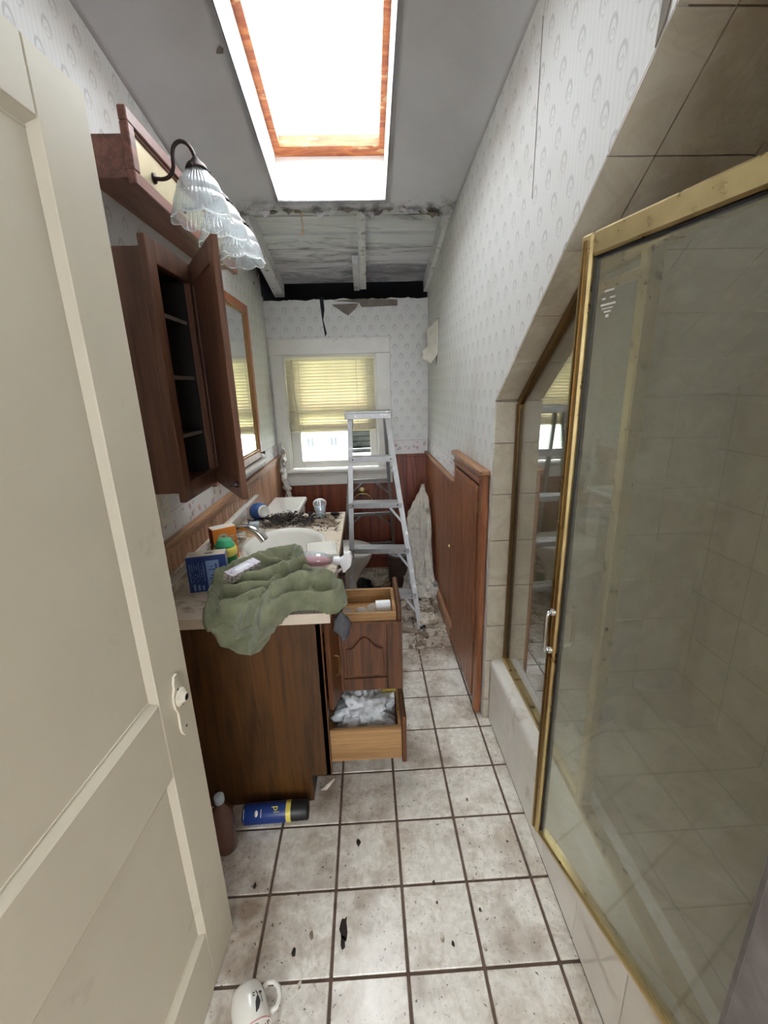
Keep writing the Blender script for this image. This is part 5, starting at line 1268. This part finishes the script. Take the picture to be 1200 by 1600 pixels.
for F in (FLp, FRp, BLp, BRp): MB().box(F.x - 0.018, F.x + 0.018, F.y - 0.036, F.y + 0.036, 0.0, 0.022, 0.003).build('foot', 'black', LA)

# ================================================================== FAR FLOOR: basket, sheet, rubble
WBk = thing('wicker_basket', (0.205, 2.98, 0), 'dark brown wicker waste basket in the rubble behind the ladder', 'basket')
bk = MB(); bmt = Matrix.Translation((0.205, 2.98, 0))
nrow = 22
for i in range(nrow):
    z = 0.008 + i * 0.0118; r = 0.062 + 0.022 * (i / nrow)
    bk.tube([(r * math.cos(a) * (1 + 0.055 * math.cos(9 * a + math.pi * (i % 2))), r * math.sin(a) * (1 + 0.055 * math.cos(9 * a + math.pi * (i % 2))), z) for a in [2 * math.pi * k / 54 for k in range(54)]], 0.0068, 5, closed=True, mt=bmt)
bk.build('weave', 'wicker', WBk)
for k in range(18):
    a = 2 * math.pi * k / 18
    MB().tube([(0.205 + 0.061 * math.cos(a), 2.98 + 0.061 * math.sin(a), 0.004), (0.205 + 0.085 * math.cos(a), 2.98 + 0.085 * math.sin(a), 0.275)], 0.004, 5).build('stake', 'wicker', WBk)
MB().tube([(0.205 + 0.086 * math.cos(a), 2.98 + 0.086 * math.sin(a), 0.275) for a in [2 * math.pi * k / 36 for k in range(36)]], 0.009, 7, closed=True).build('rim', 'wicker', WBk)
MB().lathe([(0.0, 0.004), (0.06, 0.004), (0.06, 0.01), (0, 0.01)], 20, bmt).build('base', 'wicker', WBk)
MB().grid(24, 5, lambda u, v: (0.205 + (0.078 - 0.006 * v) * math.cos(u * 3.6 - 0.6), 2.98 + (0.078 - 0.006 * v) * math.sin(u * 3.6 - 0.6), 0.292 - 0.07 * v + 0.006 * math.sin(u * 19))).build('bin_liner', 'bag', None, label='white liner bag edge inside the wicker basket rim', cat='bag')
# sheet hanging in the corner
def drape(u, v):
    a = (u * 1.15 - 0.62) * math.pi; z = 0.77 * (1 - v)
    w_ = 0.014 + 0.075 * smooth(v / 0.35) + 0.02 * smooth((v - .55) / .4) - 0.018 * math.exp(-((v - 0.60) / 0.07) ** 2)
    fold = 1 + (0.22 * math.sin(13 * a + 4 * v) + 0.14 * math.sin(27 * a - 7 * v + 2)) * smooth(v / .2)
    fold += 0.30 * mnoise.noise(Vector((u * 8, v * 13, 2))) * smooth(v / .3) + 0.22 * (0.5 - abs(mnoise.noise(Vector((u * 22, v * 16 + u * 9, 5))))) * smooth(v / .3)
    cx = 0.405 - 0.035 * v; cy = 3.13 - 0.30 * v ** 1.6
    return (min(cx + math.sin(a) * w_ * fold, XR - 0.034), cy - math.cos(a) * w_ * fold * 0.9, z + 0.012 * mnoise.noise(Vector((u * 9, v * 30, 5))))
DS = MB().grid(110, 120, drape).build('dust_sheet', 'cloth', None, label='plaster-stained white dust sheet bunched up in the right corner', cat='sheet')
MB().lump((0.375, 2.80, 0.07), (0.10, 0.10, 0.085), 4, 0.5, 2.2, 21, flat=0.002).build('fallen_sheet', 'cloth', None, label='crumpled foot of torn wallpaper heaped below the dust sheet', cat='sheet')
MB().lump((-0.085, 2.92, 0.05), (0.075, 0.06, 0.06), 3, 0.4, 2.0, 31, flat=0.002).build('black_bag', 'black', None, label='small black plastic bag on the floor under the ladder', cat='bag')
# rubble: individual plaster chunks
def chunk_mesh(seed, mat):
    rr = random.Random(seed); m = MB(); n = rr.choice((5, 6, 7)); q = [rr.uniform(.55, 1.1) for _ in range(n)]
    pts = [(q[k] * math.cos(6.283 * k / n), q[k] * math.sin(6.283 * k / n) * rr.uniform(.6, .9)) for k in range(n)]
    hz_ = rr.uniform(.18, .45)
    vs = [(a, b, 0) for a, b in pts] + [(a * rr.uniform(.75, .95), b * rr.uniform(.75, .95), hz_ * rr.uniform(.8, 1.2)) for a, b in pts]
    m.add(vs, [tuple(range(n - 1, -1, -1)), tuple(range(n, 2 * n))] + [(k, (k + 1) % n, n + (k + 1) % n, n + k) for k in range(n)])
    me = bpy.data.meshes.new('plaster_chunk'); me.from_pydata([tuple(v) for v in m.v], [], m.f); me.materials.append(M[mat]); me.update()
    return me
cms = [chunk_mesh(s, 'plast' if s % 4 else 'plast_dark') for s in range(12)]
cnt = 0
def free_spot(x, y):
    return True
tries = 0
while cnt < 190 and tries < 2000:
    tries += 1
    near = R.random() < 0.6; y = R.uniform(2.18, 2.75) if near else R.uniform(2.5, 3.30); x = R.uniform(0.13, 0.435) if near else R.uniform(-0.10, 0.40)
    if x < 0.14 and y < 2.45: continue
    if R.random() > smooth((y - 2.02) / 0.5) * (0.35 + 0.65 * smooth((x + 0.1) / .4)): continue
    s = R.uniform(0.016, 0.052) * (0.8 if y < 2.3 else 1.0)
    o = bpy.data.objects.new('plaster_chunk', cms[cnt % 12]); COL.objects.link(o)
    o.location = (x, y, 0.001 + (R.uniform(0, 0.05) if y > 2.42 else 0)); o.scale = (s, s, s * R.uniform(.6, 1.5)); o.rotation_euler = (R.uniform(-.25, .25), R.uniform(-.25, .25), R.uniform(0, 6.28))
    if y < 2.5: o.rotation_euler = (0, 0, R.uniform(0, 6.28))
    tagkw(o, 'piece of broken plaster in the rubble around the ladder feet', 'plaster', 'broken plaster pieces on the far floor')
    cnt += 1
gm_ = MB()
for k in range(2200):
    y = R.uniform(1.95, 3.36); x = R.uniform(-0.12, 0.445)
    if R.random() > smooth((y - 1.85) / 0.8): continue
    flake(gm_, (x, y, 0.002 + (0.012 * R.random() if y > 2.5 else 0)), R.uniform(.003, .011), 5000 + k, 0.3)
gm_.build('plaster_grit', 'plast', None, label='fine plaster grit strewn over the far floor tiles', cat='debris', kind='stuff')
# three larger slabs
for (x, y, z, sx_, sy_, th, rz, mt_, lb) in ((0.335, 2.44, 0.035, 0.065, 0.05, 0.02, 0.3, 'plast', 'large tilted plaster slab against the baseboard beside the ladder foot'),
        (0.20, 2.36, 0.008, 0.075, 0.018, 0.018, -0.2, 'plast_dark', 'long dark-edged plaster splinter in front of the ladder'),
        (0.245, 2.52, 0.03, 0.11, 0.022, 0.02, 0.12, 'plast', 'long pale lath fragment lying across the rubble')):
    m = MB(); m.box(-sx_, sx_, -sy_, sy_, 0, th, 0.004, mt=TR((x, y, z), 0.25, 0.12, rz)); m.build('plaster_slab', mt_, None, label=lb, cat='plaster')
MB().lathe([(0.0, -0.022), (0.014, -0.018), (0.022, 0.0), (0.014, 0.018), (0.0, 0.022)], 14, Matrix.Translation((0.175, 2.56, 0.075))).build('white_ball', 'white_pl', None, label='small white round ball on the rubble under the ladder', cat='ball')

# torn wallpaper flaps
fl1 = MB().grid(10, 14, lambda u, v: (XR - 0.004 - 0.075 * u * (0.25 + 0.75 * v) - 0.012 * math.sin(v * 9 + u * 6) * u - 0.02 * u * mnoise.noise(Vector((u * 5, v * 7, 3))), 3.0 - 0.10 * (1 - u) * 1.0 + 0.12 * u, 1.87 - 0.26 * v * (0.6 + 0.4 * (1 - abs(u - .5)))))
f1 = fl1.build('wallpaper_flap', 'paper', None, label='torn triangular wallpaper flap peeling from the right wall', cat='wallpaper')
f1.modifiers.new('thickness', 'SOLIDIFY').thickness = 0.001
MB().prism([(1.349, 2.34), (1.3502, 2.34), (1.3542, 1.95), (1.353, 1.95)], XR - 0.0015, XR - 0.0003, 'X').build('paper_seam', 'lath', WR)
MB().prism([(0.815, 1.985), (0.835, 1.965), (0.828, 2.02), (0.812, 2.06), (0.800, 2.03)], XR - 0.0025, XR - 0.0003, 'X').build('torn_edge', 'lath', WR)
MB().prism([(2.90, 1.875), (3.02, 1.88), (3.00, 1.75), (2.985, 1.60), (2.96, 1.63)], XR - 0.003, XR - 0.0005, 'X').build('bare_patch', 'lath', WR)
f2 = MB().grid(12, 40, lambda u, v: (-0.668 + 0.035 * u + 0.012 * math.sin(v * 9) + 0.02 * v + 0.022 * mnoise.noise(Vector((u * 4, v * 13, 1))), 3.30 + 0.03 * math.sin(u * 5 + v * 4) + 0.05 * mnoise.noise(Vector((u * 6, v * 16, 4))), 1.075 - 0.47 * v + 0.01 * math.sin(u * 6)))
f2 = f2.build('wallpaper_strip', 'paper', None, label='long torn wallpaper strip hanging left of the window', cat='wallpaper'); f2.modifiers.new('thickness', 'SOLIDIFY').thickness = 0.001
# ceiling cord
CC = thing('pull_cord', (-0.295, 2.60, 2.26), 'short frayed tan cord dangling from the collapsed ceiling', 'cord')
MB().tube([(-0.298, 2.60, 2.40), (-0.297, 2.60, 2.345), (-0.293, 2.598, 2.30), (-0.295, 2.60, 2.268)], 0.0035, 6).build('cord', 'peach', CC)
for k in range(4): MB().tube([(-0.295, 2.60, 2.27), (-0.303 + 0.006 * k, 2.596, 2.25)], 0.0018, 5).build('frayed_end', 'peach', CC)
m = MB(); flake(m, (-0.405, 1.68, cz(-0.405, 1.68) - 0.003), 0.016, 55, 0.1); m.build('ceiling_scuff', 'lath', CE)
for k, (x, w_, h_) in enumerate(((-0.345, .03, .02), (-0.19, .035, .03), (-0.06, .05, .016), (0.07, .06, .028), (0.15, .03, .014), (0.25, .07, .02), (0.36, .06, .026), (-0.47, .05, .03))):
    yy = ragged(x) - 0.004; zz = cz(x, yy); j = R.uniform(-.3, .3) * w_
    MB().prism([(x - w_, zz + 0.010), (x + w_, zz + 0.010), (x + w_ * .8, zz - 0.004), (x + w_ * .3 + j, zz - h_ * .6), (x + j, zz - h_), (x - w_ * .25 + j, zz - h_ * .45), (x - w_ * .8, zz - 0.003)], yy, yy + 0.006, 'Y').build('plaster_flap', 'plaster' if k % 2 else 'lath', CE)
# ragged plaster lip pieces at the ceiling break
for k, (x, s) in enumerate(((-0.30, .02), (-0.13, .03), (0.02, .018), (0.10, .035), (0.22, .03), (0.33, .026), (-0.42, .03), (0.42, .03))):
    yy = ragged(x) + 0.0; m = MB(); flake(m, (x, yy, cz(x, yy) - 0.004), s, 900 + k, 0.25); m.build('plaster_lip', 'plaster' if k % 3 else 'lath', CE)

# ================================================================== NEAR FLOOR THINGS
# spray can
SCn = thing('aerosol_can', (-0.365, 1.185, 0.0), 'blue aerosol can with yellow band and black cap lying by the vanity', 'can')
cmx = TR((-0.483, 1.183, 0.0335), 0, math.pi / 2, math.radians(1.5))
MB().lathe([(0.0, 0.006), (0.026, 0.004), (0.031, 0.0), (0.033, 0.004), (0.033, 0.150), (0.032, 0.155)], 30, cmx).build('body', 'blue', SCn)
MB().lathe([(0.0332, 0.150), (0.0334, 0.151), (0.0334, 0.166), (0.0332, 0.167)], 30, cmx).build('band', 'yellow', SCn)
MB().lathe([(0.033, 0.167), (0.0325, 0.172), (0.0325, 0.222), (0.030, 0.226), (0.0, 0.227)], 30, cmx).build('cap', 'black', SCn)
MB().lathe([(0.0333, 0.004), (0.0334, 0.0045), (0.0334, 0.007), (0.0333, 0.0075)], 30, cmx).build('rim', 'chrome', SCn)
def can_text(txt, size, off, ang, name, mat):
    mt = cmx @ Matrix.Rotation(ang, 4, 'Z') @ Matrix.Translation((0.0336, 0, off)) @ Matrix.Rotation(math.pi / 2, 4, 'Z') @ Matrix.Rotation(math.pi / 2, 4, 'X')
    return text_mesh(txt, size, mt, name, mat, SCn)
can_text('pl', 0.030, 0.118, math.radians(208), 'lettering', 'yellow')
mt_ov = cmx @ Matrix.Rotation(math.radians(222), 4, 'Z') @ Matrix.Translation((0.0335, 0, 0.05)) @ Matrix.Rotation(math.pi / 2, 4, 'Y')
MB().lathe([(0.0, 0.0006), (0.008, 0.0006), (0.0082, 0.0)], 16, mt_ov @ Matrix.Diagonal((0.7, 1.2, 1, 1))).build('oval_badge', 'carton_top', SCn)
MB().box(-0.001, 0.001, -0.012, 0.012, 0, 0.0008, mt=mt_ov @ Matrix.Translation((-0.016, 0, -0.0012))).build('badge_line', 'carton_top', SCn)
MB().lathe([(0.03325, 0.012), (0.03345, 0.0125), (0.03345, 0.145), (0.03325, 0.1455)], 8, cmx @ Matrix.Rotation(math.radians(250), 4, 'Z'), fn=lambda r, z, a, i: (r, z)).v and None
# bottle behind the door edge
BO = thing('amber_bottle', (-0.515, 1.11, 0), 'cloudy reddish plastic bottle half hidden behind the open door', 'bottle')
MB().lathe([(0.0, 0.0), (0.033, 0.0), (0.036, 0.005), (0.036, 0.13), (0.031, 0.155), (0.015, 0.178), (0.013, 0.195)], 24, Matrix.Translation((-0.520, 1.10, 0.001))).build('body', 'amber_plastic', BO)
MB().lathe([(0.015, 0.192), (0.016, 0.195), (0.016, 0.215), (0.012, 0.219), (0.0, 0.219)], 16, Matrix.Translation((-0.520, 1.10, 0.001))).build('cap', 'grey_pl', BO)
# mug lying
MU = thing('white_mug', (-0.345, 0.675, 0), 'white mug with black doodle and pink rim lying on the tiles', 'mug')
mm = TR((-0.352, 0.712, 0.0425), math.radians(97), 0, math.radians(27))
MB().lathe([(0.0, -0.002), (0.030, -0.002), (0.033, 0.002), (0.037, 0.008), (0.041, 0.03), (0.0415, 0.082), (0.0405, 0.0835), (0.0385, 0.082), (0.038, 0.03), (0.033, 0.008), (0.0, 0.004)], 36, mm).build('body', 'porc', MU)
MB().lathe([(0.0384, 0.0805), (0.0383, 0.068), (0.0380, 0.0675)], 36, mm).build('rim_band', 'pink_rim', MU)
MB().lathe([(0.0416, 0.0805), (0.0418, 0.080), (0.0418, 0.0785), (0.0416, 0.078)], 36, mm).build('rim_line', 'pink_liq', MU)
g = MB()
for k in range(26): g.box(0.0374, 0.0379, -0.0016, 0.0016, 0.071, 0.077, mt=mm @ Matrix.Rotation(2 * math.pi * k / 26, 4, 'Z'))
g.build('rim_dashes', 'ink', MU)
ha = math.radians(0)
hp = [(0.040, 0.018), (0.052, 0.014), (0.066, 0.020), (0.073, 0.036), (0.070, 0.054), (0.058, 0.066), (0.040, 0.068)]
MB().tube([mm @ Matrix.Rotation(ha, 4, 'Z') @ Vector((a, 0, b)) for a, b in hp], [0.006] * 7, 8).build('handle', 'porc', MU)
dd = mm @ Matrix.Rotation(math.radians(52), 4, 'Z')
g = MB()
def wrap(a, z): return dd @ Matrix.Rotation(a / 0.0416, 4, 'Z') @ Vector((0.0418, 0, z))
g.tube([wrap(0.004, 0.040), wrap(0.006, 0.050), wrap(0.010, 0.060), wrap(0.014, 0.066)], [0.003, 0.0062, 0.004, 0.001], 8)
g.tube([wrap(0.004, 0.040), wrap(0.003, 0.034), wrap(0.006, 0.028)], 0.0009, 5); g.tube([wrap(-0.006, 0.052), wrap(-0.006, 0.038), wrap(-0.003, 0.034)], 0.0007, 5)
g.tube([wrap(-0.009, 0.034), wrap(-0.006, 0.031), wrap(-0.002, 0.033)], 0.0016, 5); g.tube([wrap(0.010, 0.036), wrap(0.014, 0.036), wrap(0.013, 0.030), wrap(0.009, 0.031)], 0.001, 5)
g.build('doodle', 'ink', MU)
# scraps on the near tiles
spots = [(-0.08, 1.084, .014, 'soot', 'dark curled leaf scrap near the vanity end'), (-0.118, 0.846, .034, 'soot', 'largest dark ragged patch of dirt on the grout line'), (-0.118, 0.815, .020, 'soot', 'small dark clump at the foot of the large dirt patch'),
         (-0.251, 0.802, .012, 'soot', 'small dark oval scrap left of the large dirt patch'), (-0.397, 0.972, .010, 'soot', 'dark speck of dirt beside the open door'), (-0.207, 0.836, .012, 'plast_dark', 'brown smear scrap between door and dirt patch'),
         (0.182, 0.795, .008, 'soot', 'tiny black scrap in the middle of the floor'), (0.155, 0.812, .013, 'plast', 'pale leaf-shaped scrap beside the tiny black scrap'), (0.275, 0.869, .006, 'soot', 'black crumb by the grout line near the shower'),
         (0.267, 0.783, .012, 'plast', 'pale crumb on the grout crossing near the shower'), (0.153, 0.947, .008, 'soot', 'dark crumb on the grout line mid floor'), (0.317, 1.214, .009, 'plast_dark', 'round brown coin-like spot on a far tile'),
         (-0.225, 0.733, .010, 'plast', 'pale lump on the nearest grout line'), (0.275, 0.955, .010, 'plast', 'pale smear scrap at a tile corner near the shower'), (0.154, 0.895, .005, 'soot', 'tiny dark dot on a middle tile')]
for k, (x, y, s, mt_, lb) in enumerate(spots):
    m = MB(); rr = random.Random(k + 70); n = 14 if s > .02 else 9
    pts = [(x + s * (0.55 if s < .02 else .38) * rr.uniform(.6, 1.1) * math.cos(6.283 * j / n), y + s * rr.uniform(.6, 1.1) * math.sin(6.283 * j / n)) for j in range(n)]
    m.prism(pts, 0.0005, 0.0028, 'Z'); m.build('floor_scrap', mt_, None, label=lb, cat='debris', group='scraps on the near floor tiles')
# broken splinter at the vanity toe
MB().tube([(-0.222, 1.27, 0.03), (-0.20, 1.255, 0.05), (-0.165, 1.262, 0.085)], [0.006, 0.008, 0.004], 6).build('toe_splinter', 'plast', None, label='pale broken splinter sticking out under the vanity corner', cat='splinter')
